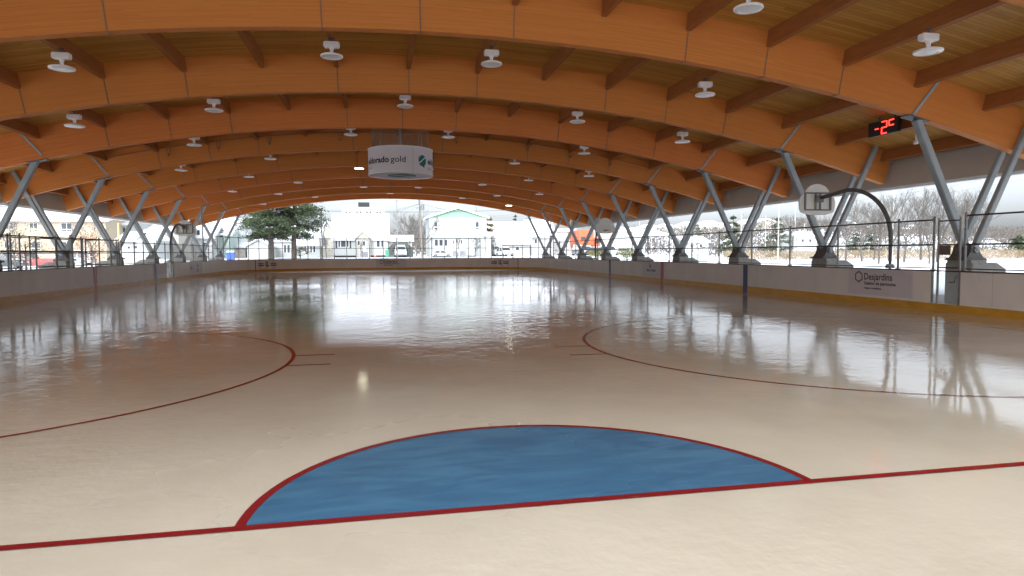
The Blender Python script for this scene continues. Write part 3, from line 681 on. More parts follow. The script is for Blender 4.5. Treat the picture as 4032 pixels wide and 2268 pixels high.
for k in range(-2, 9):
    ks = (-4, -1, 1, 4) if k % 2 else (-5, -3, 0, 3, 5)
    if k < 0: continue
    y = 8.95 + DY * k
    for q in ks:
        x = 2.22 * q; lit = (k == 5 and q == -1) or (k == 8 and q == 5)
        if k == 8 and q in (0, -3, 3): pass
        z = zin(x) + .27
        if lit:
            o = ll if ll2 is None else copy_tree(ll); ll2 = True
            lb = 'lit pale yellow lamp left of the drum sign' if k == 5 else 'lit pale yellow lamp at the right of the far arch'
        else:
            o = lp if not used else copy_tree(lp); used = True
            lb = 'white lamp %s, %s' % (xname(q), {0: 'front row at the top right', 1: 'row just behind the nearest full arch', 2: 'row just behind the second full arch', 3: 'bay just short of the drum', 4: 'bay just past the drum', 5: 'row beyond the fifth full arch', 6: 'row three bays before the far end', 7: 'row two bays before the far end', 8: 'row in the last bay'}[k])
        o.location = (x, y, z); o.rotation_euler = (0, 0, random.uniform(-.12, .12)); tag(o, lb, 'lamp', 'round high bay lamps under the roof')

# ------------------------------------------------------------------ drum sign
DR, DZ0, DZ1, DYC = 1.47, 5.13, 6.28, 27.2
drum = empty('drum_sign', (0, DYC, DZ0), label='white cylindrical banner with green globe logo hanging over centre ice', cat='hanging sign')
def cyl(mb, r, z0, z1, n=72):
    vs = []; 
    for k in range(n):
        a = 2 * pi * k / n
        for z in (z0, z1): vs.append((r * cos(a), DYC + r * sin(a), z))
    mb.add(vs, [(2 * k, 2 * ((k + 1) % n), 2 * ((k + 1) % n) + 1, 2 * k + 1) for k in range(n)])
mb = MB(); cyl(mb, DR, DZ0, DZ1); mb.build('banner', M['banner'], drum, smooth=True, world=True)
mb = MB(); mb.lathe([(DR + .012, 0), (DR + .02, .03), (DR - .03, .035), (DR - .03, 0), (DR + .012, 0)], (0, DYC, DZ0 - .02), 72); mb.lathe([(DR + .012, 0), (DR + .02, .03), (DR - .03, .035), (DR - .03, 0), (DR + .012, 0)], (0, DYC, DZ1 - .01), 72); mb.build('rim', M['lampwhite'], drum, world=True)
mb = MB(); mb.lathe([(DR - .03, .012), (0, .012)], (0, DYC, DZ0), 48); mb.build('bottom_panel', M['banner'], drum, world=True)
mb = MB()
def logo2d(R):
    # globe disc cut by a rising white swoosh, with a small tail below: vertical strips
    Q = []
    f = lambda x: .12 + .42 * x + .16 * sin(2.4 * x)
    for k in range(40):
        xa, xb = -1 + k / 20, -1 + (k + 1) / 20
        def span(x, hi): 
            c = sqrt(max(0, 1 - x * x)); return (max(f(x) + .10, -c), c) if hi else (-c, min(f(x) - .12, c))
        for hi in (True, False):
            (a0, a1), (b0, b1) = span(xa, hi), span(xb, hi)
            if a1 > a0 and b1 > b0: Q.append([(xa * R * .92, a0 * R), (xb * R * .92, b0 * R), (xb * R * .92, b1 * R), (xa * R * .92, a1 * R)])
    Q.append([(-.1 * R, -.96 * R), (.45 * R, -.84 * R), (.48 * R, -1.3 * R)])
    return Q
def wrap(pts, ang0, zc, fs):
    vs = []
    for x, z in pts:
        a = ang0 + x / DR; vs.append(((DR + .008) * sin(a), DYC - (DR + .008) * cos(a), zc + z))
    return vs
bold = text_mesh('eldorado', .36, .011); reg = text_mesh('gold', .36, .002); qc = text_mesh('Québec', .15, 0)
def norm_text(t, w):
    vs, fs = t; x0 = min(v[0] for v in vs); x1 = max(v[0] for v in vs); return [((v[0] - x0) * w / (x1 - x0), v[1]) for v in vs], fs
for e0 in (-76, 53, 182):
    gb = MB(); tb = MB(); qb = MB(); sb = MB()
    a0 = rad(e0); ch = 1.38; v, f = norm_text(bold, ch); tb.add(wrap(v, a0, 5.57, f), f)
    v, f = norm_text(reg, .66); tb.add(wrap(v, a0 + (ch + .08) / DR, 5.57, f), f)
    v, f = norm_text(qc, .38); qb.add(wrap(v, a0, 5.33, f), f)
    for pl in logo2d(.25): 
        gb.add(wrap(pl, a0 - .36 / DR, 5.68, None), [tuple(range(len(pl)))])
    sb.add(wrap([(0, -.55), (.012, -.55), (.012, .55), (0, .55)], a0 - .86 / DR, 5.7, None), [(0, 1, 2, 3)])
    tb.build('lettering', M['textdark'], drum, world=True); qb.build('small_lettering', M['textgrey'], drum, world=True); gb.build('globe_logo', M['green'], drum, world=True); sb.build('banner_seam', M['textgrey'], drum, world=True)
gb = MB()
for pl in logo2d(.74)[:-1]: gb.add([(x + .05, DYC + z, DZ0 + .004) for x, z in pl], [tuple(range(len(pl)))])
gb.build('underside_logo', M['green'], drum, world=True)
mb = MB(); mb.tube([(-.02, DYC, DZ1 - .02), (-.02, DYC, 7.45)], .055, 10); mb.build('hanging_pole', M['steel'], drum, world=True)
mb = MB(); cyl(mb, 1.30, DZ1 + .02, 7.25, 48); mb.build('net_sleeve', M['net'], drum, smooth=True, world=True)
mb = MB()
for a in range(0, 360, 45): mb.tube([(1.32 * cos(rad(a)), DYC + 1.32 * sin(rad(a)), DZ1), (1.22 * cos(rad(a)), DYC + 1.22 * sin(rad(a)), 7.3)], .01, 5)
mb.build('hanging_wires', M['steel'], drum, world=True)

# ------------------------------------------------------------------ temperature sign
ts = empty('temperature_sign', (15.3, 15.15, 5.6), label='black digital sign reading minus two degrees in red on a purlin', cat='digital sign')
mb = MB(); mb.box((15.36, 15.165, 5.61), (.12, 1.32, .47)); bevel(mb.build('casing', M['black'], ts, world=True), .012)
mb = MB(); xs_ = 15.292
def seg(y0, z0, y1, z1, w=.032): mb.beam((xs_, y0, z0), (xs_, y1, z1), w, .012, up=(1, 0, 0))
zc = 5.60; yl = 15.80
seg(yl - .30, zc, yl - .46, zc)                      # dash
y0, y1 = yl - .60, yl - .82; zt, zb = zc + .19, zc - .19
seg(y0, zt, y1, zt); seg(y1, zt, y1, zc); seg(y0, zc, y1, zc); seg(y0, zc, y0, zb); seg(y0, zb, y1, zb)
y0, y1 = yl - .92, yl - 1.12; seg(y0, zt, y1, zt); seg(y0, zt, y0, zc + .02); seg(y0, zc + .02, y1, zc + .02)
mb.build('red_digits', M['led'], ts, world=True)
mb = MB(); mb.box((15.45, 14.8, 5.82), (.05, .04, .4)); mb.box((15.45, 15.5, 5.82), (.05, .04, .4)); mb.build('bracket', M['steeldark'], ts, world=True)
el = empty('emergency_light', (15.5, 13.8, 5), label='small white emergency lamp with two spot heads beside the temperature sign', cat='emergency light')
mb = MB(); mb.box((15.5, 13.85, 5.12), (.10, .26, .30)); bevel(mb.build('battery_case', M['lampwhite'], el, world=True), .015)
mb = MB()
for y in (13.75, 13.97): mb.lathe([(0, .06), (.05, .05), (.075, -.02), (.07, -.05), (0, -.045)], (15.48, y, 4.93), 14)
mb.build('spot_heads', M['lampwhite'], el, world=True)
mb = MB(); mb.tube([(15.52, 13.85, 5.25), (15.52, 13.85, 5.6)], .015, 6); mb.build('bracket', M['steeldark'], el, world=True)

# ------------------------------------------------------------------ basketball hoops
def hoop(px, py, bx, by, face, label, zc=3.18):
    r = empty('basketball_hoop', (px, py, 0), label=label, cat='basketball hoop', group='basketball hoops outside the boards')
    d = Vector((bx - px, by - py, 0)); L = d.length; d.normalize(); mb = MB(); pts = [(px, py, 0), (px, py, 1.9)]
    H = 3.42; rr = 1.5
    for k in range(1, 13):
        a = rad(90 * k / 12); pts.append((px + d.x * rr * (1 - cos(a)), py + d.y * rr * (1 - cos(a)), H - rr + rr * sin(a)))
    e = d * (L - .14); pts.append((px + e.x, py + e.y, H - .16)); mb.tube(pts, .062, 12); mb.build('gooseneck_pole', M['hoopdark'], r, smooth=True, world=True)
    mb = MB(); mb.lathe([(.12, 0), (.12, .10), (.075, .12)], (px, py, 1.05), 14); mb.build('pole_collar', M['steel'], r, world=True)
    # fan backboard, normal along y
    f = face; pl = []
    for k in range(21):
        a = rad(180 - 180 * k / 20); pl.append((.46 * cos(a) * 1.05, .10 + .44 * sin(a)))
    pl = [(-.58, -.38), (-.645, -.28), (-.665, -.05), (-.62, .10), (-.50, .20)] + [p for p in pl if p[1] > .21] + [(.50, .20), (.62, .10), (.665, -.05), (.645, -.28), (.58, -.38), (.3, -.46), (-.3, -.46)]
    mb = MB(); mb.prism([(bx + x, zc + z) for x, z in pl], 'y', by - .02, by + .02); bevel(mb.build('backboard', M['fan'], r, world=True), .008, 1)
    yb = by - f * .05; mb = MB()
    for a, b in (((-.46, -.30), (.46, -.30)), ((-.46, .24), (.46, .24)), ((-.46, -.30), (-.46, .24)), ((.46, -.30), (.46, .24)), ((-.08, -.3), (-.08, .24)), ((.08, -.3), (.08, .24))):
        mb.beam((bx + a[0], yb, zc + a[1]), (bx + b[0], yb, zc + b[1]), .045, .05)
    mb.box((bx, yb - f * .06, zc + .05), (.26, .12, .22)); mb.build('back_frame', mat('backboard_frame_paint', (.20, .20, .19), .5), r, world=True)
    n = 24; mb = MB(); rim = [(bx + .23 * cos(2 * pi * k / n), by + f * (.38) + .23 * sin(2 * pi * k / n), zc - .25) for k in range(n + 1)]; mb.tube(rim, .012, 6, cap=False)
    mb.box((bx, by + f * .09, zc - .27), (.16, .14, .05)); mb.build('rim', mat('orange_rim', (.20, .05, .03), .5, .1, 5), r, world=True)
    return r
M['hoopdark'] = mat('hoop_pole_paint', (.12, .12, .115), .45, .15, 5)
M['fan'] = mat('fan_backboard_paint', (.78, .78, .72), .5, .05, 4)
hoop(13.42, 12.55, 12.9, 15.14, 1, 'nearest basketball hoop seen from behind, on a curved pole at right')
hoop(13.42, 39.0, 13.3, 36.7, -1, 'far right basketball hoop facing the camera with its rim showing', 3.2)
hoop(-13.45, 39.3, -13.25, 41.7, 1, 'left basketball hoop seen from behind on a curved pole')

# ------------------------------------------------------------------ houses across the street
M['white_siding'] = mat('white_siding', (.45, .47, .45), .6, .04, 2, stretch=(.3, .3, 14), bmp=.1)
M['cream'] = mat('cream_brick', (.48, .40, .30), .8, .14, 6, bmp=.2)
M['beige'] = mat('beige_siding', (.38, .36, .31), .7, .06, 2, stretch=(.3, .3, 12))
M['mint'] = mat('mint_siding', (.22, .38, .27), .6, .05, 2, stretch=(.3, .3, 14))
M['greywall'] = mat('grey_stucco', (.36, .36, .34), .8, .06, 2)
M['palegreen'] = mat('pale_green_wall', (.36, .45, .41), .7, .06, 2)
M['pinkwall'] = mat('faded_red_siding', (.50, .30, .27), .7, .08, 2)
M['roofdark'] = mat('asphalt_shingle', (.10, .10, .10), .9, .2, 6)
M['trim'] = mat('white_trim', (.70, .70, .69), .5, .03, 4)
M['pane'] = mat('window_pane', (.06, .07, .08), .12, .3, 1.2)
M['skirt'] = mat('dark_foundation', (.03, .03, .03), .9, .2, 4)
M['stairs'] = mat('weathered_stairs', (.48, .48, .50), .7, .1, 4)
M['bark'] = mat('dark_bark', (.07, .055, .045), .9, .3, 6, bmp=.4)
M['bare'] = mat('bare_twigs', (.11, .098, .085), .9, .2, 3)
M['wood_pole'] = mat('pole_wood', (.17, .15, .13), .85, .2, 5)

def wbox(name, m, root, x0, x1, y0, y1, z0, z1, bev=0):
    mb = MB(); mb.box(((x0 + x1) / 2, (y0 + y1) / 2, (z0 + z1) / 2), (abs(x1 - x0), abs(y1 - y0), abs(z1 - z0)))
    o = mb.build(name, m, root, world=True)
    if bev: bevel(o, bev)
    return o
def window(root, Y, r, m=None, mull=1, frame=.07):
    a = at(r[0], r[3], Y); b = at(r[1], r[2], Y); fz = frame
    mb = MB(); x0, x1, z0, z1 = a.x, b.x, a.z, b.z; y = Y - .05
    for c, d in ((((x0 + x1) / 2, y, z1 + fz / 2), (x1 - x0 + 2 * fz, .10, fz)), (((x0 + x1) / 2, y, z0 - fz / 2), (x1 - x0 + 2 * fz, .12, fz)), ((x0 - fz / 2, y, (z0 + z1) / 2), (fz, .10, z1 - z0)), ((x1 + fz / 2, y, (z0 + z1) / 2), (fz, .10, z1 - z0))): mb.box(c, d)
    for k in range(1, mull): mb.box((x0 + (x1 - x0) * k / mull, y + .01, (z0 + z1) / 2), (.06, .06, z1 - z0))
    w = mb.build('window', m or M['trim'], root, world=True)
    mb = MB(); mb.box(((x0 + x1) / 2, Y - .02, (z0 + z1) / 2), (x1 - x0, .03, z1 - z0)); mb.build('pane', M['pane'], w, world=True); return w
def house(name, label, cat, sx0, sx1, Y, eave, ridge, depth, wall, ridge_dir='x', base=None, windows=(), doors=(), skirt=0, mull=1, snow=.22, over=.35, gable_mat=None, group=None, chimney=None, roofm=None):
    a = at(sx0, eave, Y); b = at(sx1, eave, Y); x0, x1 = a.x, b.x; ze = (a.z + b.z) / 2; zb = gz((x0 + x1) / 2, Y) - .1 if base is None else base
    zr = at((sx0 + sx1) / 2, ridge, Y + (depth / 2 if ridge_dir == 'x' else 0)).z
    root = empty(name, ((x0 + x1) / 2, Y, zb), label=label, cat=cat, group=group)
    mb = MB(); yb = Y + depth
    if ridge_dir == 'x': mb.prism([(Y, zb), (yb, zb), (yb, ze), ((Y + yb) / 2, zr - .12), (Y, ze)], 'x', x0, x1)
    elif ridge_dir == 'y': mb.prism([(x0, zb), (x1, zb), (x1, ze), ((x0 + x1) / 2, zr - .12), (x0, ze)], 'y', Y, yb)
    else: mb.box(((x0 + x1) / 2, (Y + yb) / 2, (zb + ze) / 2), (x1 - x0, depth, ze - zb))
    fix_normals(mb.build('wall', wall, root, world=True))
    def slab(nm, t0, t1, m, par, ov):
        mb = MB()
        if ridge_dir == 'x':
            ym = (Y + yb) / 2; k = (zr - ze) / (ym - Y)
            mb.prism([(Y - ov, ze - k * ov + t0), (ym, zr + t0), (yb + ov, ze - k * ov + t0), (yb + ov, ze - k * ov + t1), (ym, zr + t1), (Y - ov, ze - k * ov + t1)], 'x', x0 - ov, x1 + ov)
        elif ridge_dir == 'y':
            xm = (x0 + x1) / 2; k = (zr - ze) / (xm - x0)
            mb.prism([(x0 - ov, ze - k * ov + t0), (xm, zr + t0), (x1 + ov, ze - k * ov + t0), (x1 + ov, ze - k * ov + t1), (xm, zr + t1), (x0 - ov, ze - k * ov + t1)], 'y', Y - ov, yb + ov)
        else: mb.box(((x0 + x1) / 2, (Y + yb) / 2, ze + (t0 + t1) / 2), (x1 - x0 + 2 * ov, depth + 2 * ov, t1 - t0))
        return fix_normals(mb.build(nm, m, par, world=True))
    rf = slab('roof', 0, .12, roofm or M['trim'], root, over)
    if snow: slab('snow_layer', .123, .12 + snow, M['snow'], rf, over - .04)
    if gable_mat and ridge_dir == 'y':
        mb = MB(); mb.prism([(x0 + .05, ze + .0), (x1 - .05, ze), ((x0 + x1) / 2, zr - .16)], 'y', Y - .03, Y); fix_normals(mb.build('gable_panel', gable_mat, root, world=True))
    for w in windows: window(root, Y, w, mull=mull)
    for d in doors:
        p = at(d[0], d[2], Y); q = at(d[1], d[3], Y); 
        dr = wbox('door', M['trim'], root, p.x, q.x, Y - .09, Y, q.z, p.z)
        wbox('door_window', M['pane'], dr, p.x + (q.x - p.x) * .27, p.x + (q.x - p.x) * .73, Y - .105, Y - .092, q.z + (p.z - q.z) * .5, q.z + (p.z - q.z) * .88)
    if skirt: wbox('foundation', M['skirt'], root, x0 + .02, x1 - .02, Y - .02, Y, zb, zb + skirt)
    if chimney:
        c = at(chimney, ridge, Y + depth * .4); wbox('chimney', M['greywall'], rf, c.x - .3, c.x + .3, Y + depth * .4, Y + depth * .4 + .6, zr - 1.0, zr + .8)
    return root
def steps(label, sx0, sx1, Y, sy0, n=5, w=.28):
    a = at(sx0, sy0, Y); b = at(sx1, sy0, Y); zb = gz(a.x, Y) - .05; r = empty('front_steps', ((a.x + b.x) / 2, Y, zb), label=label, cat='steps')
    mb = MB(); h = (a.z - zb) / n
    for k in range(n): mb.box(((a.x + b.x) / 2, Y - .15 - w * (n - 1 - k) , zb + h * (k + 1) - .03), (b.x - a.x, w, .06)); mb.box(((a.x + b.x) / 2, Y - .05 - w * (n - 1 - k), zb + h * (k + .5)), (b.x - a.x, .02, h))
    mb.build('treads', M['stairs'], r, world=True)
    for x in (a.x - .04, b.x + .04):
        mb = MB(); mb.tube([(x, Y - w * n, zb), (x, Y - w * n, zb + 1.0)], .035, 6); mb.tube([(x, Y - w * n, zb + 1.0), (x, Y - .1, a.z + .95)], .03, 6); mb.tube([(x, Y - .1, zb), (x, Y - .1, a.z + .95)], .035, 6)
        for k in range(1, 5): t = k / 5; mb.tube([(x, Y - w * n * (1 - t), zb + .1 + (a.z - zb) * t), (x, Y - w * n * (1 - t), zb + 1.0 + (a.z - zb) * t)], .015, 4)
        mb.build('handrail', M['trim'], r, world=True)

YH = 107
h = house('steep_roof_house', 'white bungalow with a very steep snowy roof and dark-framed windows, left of the carport', 'house', 1312, 1527, YH, 938, 849, 7, M['white_siding'], windows=[(1333, 1339, 947, 972), (1343, 1361, 947, 972), (1365, 1372, 947, 972), (1484, 1495, 947, 972), (1501, 1510, 947, 972)], skirt=.38)
for sx in ((1321, 1327), (1377, 1383)): a = at(sx[0], 941, YH); b = at(sx[1], 977, YH); wbox('shutter', M['skirt'], h, a.x, b.x, YH - .05, YH, b.z, a.z)
h = house('gabled_porch', 'small enclosed entrance porch with pointed snowy gable and white door', 'porch', 1402, 1457, YH - 1.6, 936, 910, 1.55, M['beige'], 'y', doors=[(1424, 1443, 945, 990)], windows=[(1408, 1416, 948, 965)], over=.25, snow=.12)
steps('grey front steps below the pointed entrance porch', 1416, 1451, YH - 1.62, 991)
h = house('carport', 'white carport with thick snow on its flat roof, right of the steep-roofed house', 'carport', 1528, 1622, YH + .5, 951, 940, 6, M['white_siding'], 'flat', snow=.95, windows=())
a = at(1548, 956, YH + .4); b = at(1607, 1012, YH + .4)
# dark shelter frame in front of the carport
sh = empty('car_shelter', ((a.x + b.x) / 2, YH - 1, gz(0, YH)), label='dark fabric car shelter frame around the snowy car at the carport', cat='car shelter')
mb = MB(); xa, xb = at(1524, 980, YH - 1).x, at(1628, 980, YH - 1).x; xc = (xa + xb) / 2; zt = at(1576, 952, YH - 1).z; zm = at(1576, 980, YH - 1).z; g0 = gz(0, YH) - .1
outer = [(xa, zm - .5), (xa + .15, zm + .15), (xc - .95, zt), (xc + .95, zt), (xb - .15, zm + .15), (xb, zm - .5), (xb - .1, g0), (xb - 1.1, g0), (xb - 1.0, zm), (xc + .5, zt - .55), (xc - .5, zt - .55), (xa + .95, zm), (xa + .7, zm - .3)]
mb.prism(outer, 'y', YH - 1.4, YH - .1); fix_normals(mb.build('fabric_shell', mat('dark_tarp', (.07, .075, .07), .7, .25, 3), sh, world=True))
mb = MB(); mb.box((xc, YH - .05, (g0 + zt) / 2 - .2), (2.0, .04, zt - g0 - .6)); mb.build('back_curtain', mat('dark_tarp', (.07, .075, .07)), sh, world=True)

h = house('two_storey_house', 'tall white two-storey house with mint green gable facing the rink', 'house', 1690, 1915, YH + 1, 856, 822, 9, M['white_siding'], 'y', gable_mat=M['mint'], windows=[(1710, 1722, 875, 892), (1710, 1722, 896, 903), (1873, 1885, 874, 894), (1873, 1885, 898, 903)], over=.5, snow=.16)
h = house('enclosed_veranda', 'low snowy veranda across the front of the two-storey house', 'veranda', 1703, 1872, YH - 1.5, 932, 915, 2.4, M['white_siding'], 'x', windows=[(1712, 1724, 944, 968), (1730, 1743, 944, 968), (1749, 1761, 944, 968), (1782, 1791, 944, 960), (1813, 1822, 944, 960)], doors=[(1780, 1793, 940, 985), (1811, 1825, 940, 985)], skirt=.25, over=.3)
steps('grey left front steps of the veranda', 1778, 1797, YH - 1.52, 986)
steps('grey right front steps of the veranda', 1806, 1834, YH - 1.52, 986)
h = house('annex', 'narrow white annex at the right corner of the two-storey house', 'shed', 1914, 1934, YH, 930, 914, 4, M['white_siding'], 'flat', snow=.6)
h = house('long_roof_house', 'long low house with broad blank snowy roof, right of the mint gable', 'house', 1938, 2085, YH + 6, 955, 881, 9, M['greywall'], windows=[(2030, 2044, 972, 985)], over=.5, snow=.3)
h = house('grey_roof_house', 'snow-roofed house with a chimney seen behind the right V legs', 'house', 2092, 2185, YH + 14, 930, 872, 9, M['white_siding'], windows=[(2105, 2114, 942, 958)], chimney=2126, over=.5)
h = house('low_front_house', 'low white house behind the twin spruce trunks with four narrow dark windows', 'house', 1165, 1258, YH + 2, 962, 905, 7, M['white_siding'], windows=[(1199, 1205, 966, 992), (1210, 1216, 966, 994), (1222, 1228, 966, 994), (1234, 1241, 966, 994)], over=.4, snow=.25)
h = house('brick_side_house', 'tan and brick house glimpsed between the spruces and the steep white roof', 'house', 1258, 1318, YH + 12, 915, 872, 8, M['beige'], 'y', windows=[(1282, 1287, 887, 895), (1305, 1310, 886, 895)], over=.5)
h = house('white_window_house', 'white house with blue-grey windows seen between the two spruce trunks', 'house', 1080, 1150, YH + 3, 950, 915, 7, M['white_siding'], windows=[(1119, 1127, 964, 995), (1132, 1141, 964, 995)], over=.3)
h = house('garage', 'small white garage with a low pointed roof left of the spruce trunks', 'garage', 972, 1062, 103, 968, 945, 6, M['white_siding'], 'y', windows=[(1049, 1054, 987, 992)], over=.3, snow=.16)
h = house('stepped_hotel', 'large pale flat-roofed building far behind the steep white roof, with rows of small dark windows', 'building', 1345, 1512, 235, 822, 815, 20, M['greywall'], 'flat', windows=[(x, x + 6, 834, 847) for x in (1362, 1375, 1403, 1416, 1442, 1455, 1482, 1494)], snow=.4, over=.4)
a = at(1411, 798, 245); b = at(1455, 822, 245); wbox('rooftop_plant_room', M['greywall'], h, a.x, b.x, 244, 250, b.z - 1, a.z - .6); wbox('rooftop_screen', M['skirt'], h, a.x, b.x, 243, 243.9, b.z + .6, a.z)
h = house('red_roof_building', 'far pale building with snowy roof above the spruces on the left', 'building', 690, 930, 150, 905, 868, 14, M['white_siding'], windows=[(850, 875, 912, 925)], over=.6, snow=.5)
# left side
h = house('apartment_block', 'cream brick apartment block with white windows behind the near left V legs', 'apartment block', -260, 415, 92, 868, 838, 14, M['cream'], windows=[(118, 148, 879, 902), (118, 148, 906, 912), (243, 283, 879, 902), (243, 283, 906, 912), (118, 160, 953, 976), (118, 160, 980, 985), (243, 283, 953, 976), (20, 52, 879, 902), (20, 52, 953, 976), (-90, -50, 879, 902)], mull=2, over=.6, snow=.6)
h = house('pale_mauve_house', 'pale house with snowy roof right of the apartment block', 'house', 425, 520, 98, 885, 862, 9, M['white_siding'], windows=[(438, 452, 892, 912), (480, 494, 895, 915)], over=.5)
h = house('white_shed', 'low white building with two small square windows beyond the raised fence', 'shed', 470, 602, 80, 950, 922, 7, M['white_siding'], windows=[(503, 513, 970, 980), (532, 541, 968, 979)], over=.4)
h = house('sign_house', 'olive beige building with a white and green sign on its wall', 'building', 598, 702, 88, 908, 880, 9, M['beige'], windows=[(656, 668, 950, 980)], over=.4)
a = at(604, 905, 87.8); b = at(652, 928, 87.8); sg = empty('wall_sign', ((a.x + b.x) / 2, 87.9, b.z), label='white sign with a dark green emblem on the olive beige building', cat='sign')
wbox('sign_panel', M['trim'], sg, a.x, b.x, 87.80, 87.86, b.z, a.z); mb = MB(); mb.lathe([(0, 0), (.25, 0)], (0, 0, 0), 16); mb = MB(); c = at(630, 917, 87.78); mb.prism([(c.x + .5 * cos(t * .4), c.z + .22 * sin(t * .4)) for t in range(15)], 'y', 87.77, 87.797); fix_normals(mb.build('emblem', M['green'], sg, world=True))
h = house('small_porch', 'white gabled porch with snowy roof by the olive beige building', 'porch', 540, 612, 76, 940, 915, 4, M['white_siding'], 'y', over=.3)
h = house('white_left_house', 'white house with an outdoor stair left of the far corner of the rink', 'house', 700, 838, 96, 935, 895, 8, M['white_siding'], windows=[(775, 787, 905, 925), (800, 812, 955, 975)], over=.4)
st = empty('outdoor_stair', (at(755, 1000, 94).x, 94, 0), label='white outdoor stair climbing the side of the white left house', cat='stair'); mb = MB()
a = at(738, 1022, 94); b = at(772, 955, 94)
for k in range(12): t = k / 11; p = a.lerp(b, t); mb.box((p.x, 94, p.z), (.45, 1.0, .06))
mb.build('treads', M['stairs'], st, world=True); mb = MB(); mb.tube([a + UZ * .9, b + UZ * .9], .05, 6); mb.tube([a, b], .06, 6); mb.build('handrail', M['trim'], st, world=True)
h = house('pale_green_house', 'pale green-grey house by the far left corner fence', 'house', 842, 905, 100, 925, 905, 8, M['palegreen'], windows=[(855, 880, 912, 935)], over=.4)
h = house('brown_shed', 'low grey fenced shed left of the white garage', 'shed', 912, 966, 104, 975, 962, 5, M['greywall'], over=.3)
# right side
h = house('green_wall_store', 'white building with a pale green wall panel behind the far right V legs', 'building', 2186, 2262, 128, 912, 895, 12, M['white_siding'], 'flat', snow=.5)
a = at(2198, 925, 127.9); b = at(2242, 952, 127.9); wbox('green_panel', M['palegreen'], h, a.x, b.x, 127.9, 127.98, b.z, a.z)
h = house('red_band_store', 'long low white store with faded red band behind the white tent', 'building', 2360, 2540, 150, 912, 905, 14, M['white_siding'], 'flat', snow=.5)
a = at(2362, 916, 149.8); b = at(2538, 934, 149.8); wbox('red_band', M['pinkwall'], h, a.x, b.x, 149.8, 149.95, b.z, a.z)
for (x0, x1, Y, e, r_, lb) in ((3140, 3215, 150, 935, 918, 'white house with small dark windows right of the far conifers'), (3230, 3330, 175, 955, 940, 'low snowy house behind the gooseneck hoop pole'), (3400, 3520, 170, 960, 948, 'low snowy house left of the gate post at right'), (3560, 3700, 165, 950, 936, 'wide snowy house behind the narrow gate'), (3830, 3960, 160, 968, 952, 'dark-walled snowy house at the right edge'), (2700, 2790, 160, 955, 935, 'white house between the second pair of right V legs')):
    house('far_house', lb, 'house', x0, x1, Y, e, r_, 9, M['white_siding'] if x0 != 3830 else M['greywall'], windows=[(x0 + (x1 - x0) * .2, x0 + (x1 - x0) * .32, e + 8, e + 18), (x0 + (x1 - x0) * .6, x0 + (x1 - x0) * .72, e + 8, e + 18)], over=.5, snow=.3, group='far houses on the right')
rh = random.Random(3)
HL = ['highest', 'second highest', 'lone', 'tiny', 'far', 'pale', 'wide', 'small', 'narrow', 'plain', 'snowy', 'distant']
hs = [(2440, 300, 880), (2560, 330, 872), (2630, 290, 905), (2720, 320, 885), (2800, 300, 900), (2860, 350, 880), (2960, 310, 900), (3020, 280, 915), (3340, 300, 905), (3480, 320, 915), (2500, 270, 915), (3620, 300, 920)]
for i, (sx, Y, e) in enumerate(hs):
    p = at(sx, e, Y); zg = gz(p.x, p.y)
    w_ = rh.uniform(5, 8); root = empty('hillside_house', (p.x, Y, zg), label='hillside house with snowy roof on the wooded slope at the right', cat='house', group='hillside houses on the right')
    mb = MB(); mb.prism([(p.x - w_, zg - 1), (p.x + w_, zg - 1), (p.x + w_, zg + 3), (p.x, zg + 5), (p.x - w_, zg + 3)], 'y', Y, Y + 8); fix_normals(mb.build('wall', [M['white_siding'], M['beige'], M['greywall']][i % 3], root, world=True))
    mb = MB(); mb.prism([(p.x - w_ - .4, zg + 2.9), (p.x, zg + 5.05), (p.x + w_ + .4, zg + 2.9), (p.x + w_ + .4, zg + 3.4), (p.x, zg + 5.6), (p.x - w_ - .4, zg + 3.4)], 'y', Y - .4, Y + 8.4); fix_normals(mb.build('snowy_roof', M['snow'], root, world=True))
    mb = MB()
    for q in (-.5, .35): mb.box((p.x + w_ * q, Y - .02, zg + 1.7), (1.3, .05, 1.1))
    mb.build('window', M['pane'], root, world=True)
# white tent
tn = at(2585, 940, 110); zt0 = at(2585, 928, 110).z; zt1 = at(2585, 893, 110).z; zg = gz(tn.x, 110)
tr = empty('white_tent', (tn.x, 110, zg), label='white pavilion tent with pointed roof behind the right V legs', cat='tent'); w_ = 3.3
mb = MB(); mb.add([(tn.x - w_, 110, zt0), (tn.x + w_, 110, zt0), (tn.x + w_, 110 + 2 * w_, zt0), (tn.x - w_, 110 + 2 * w_, zt0), (tn.x, 110 + w_, zt1)], [(0, 1, 4), (1, 2, 4), (2, 3, 4), (3, 0, 4), (0, 3, 2, 1)]); mb.build('canopy', M['snow'], tr, world=True)
for dx in (-w_ + .1, w_ - .1):
    for dy in (.1, 2 * w_ - .1): mb = MB(); mb.tube([(tn.x + dx, 110 + dy, zg), (tn.x + dx, 110 + dy, zt0)], .06, 6); mb.build('leg', M['trim'], tr, world=True)

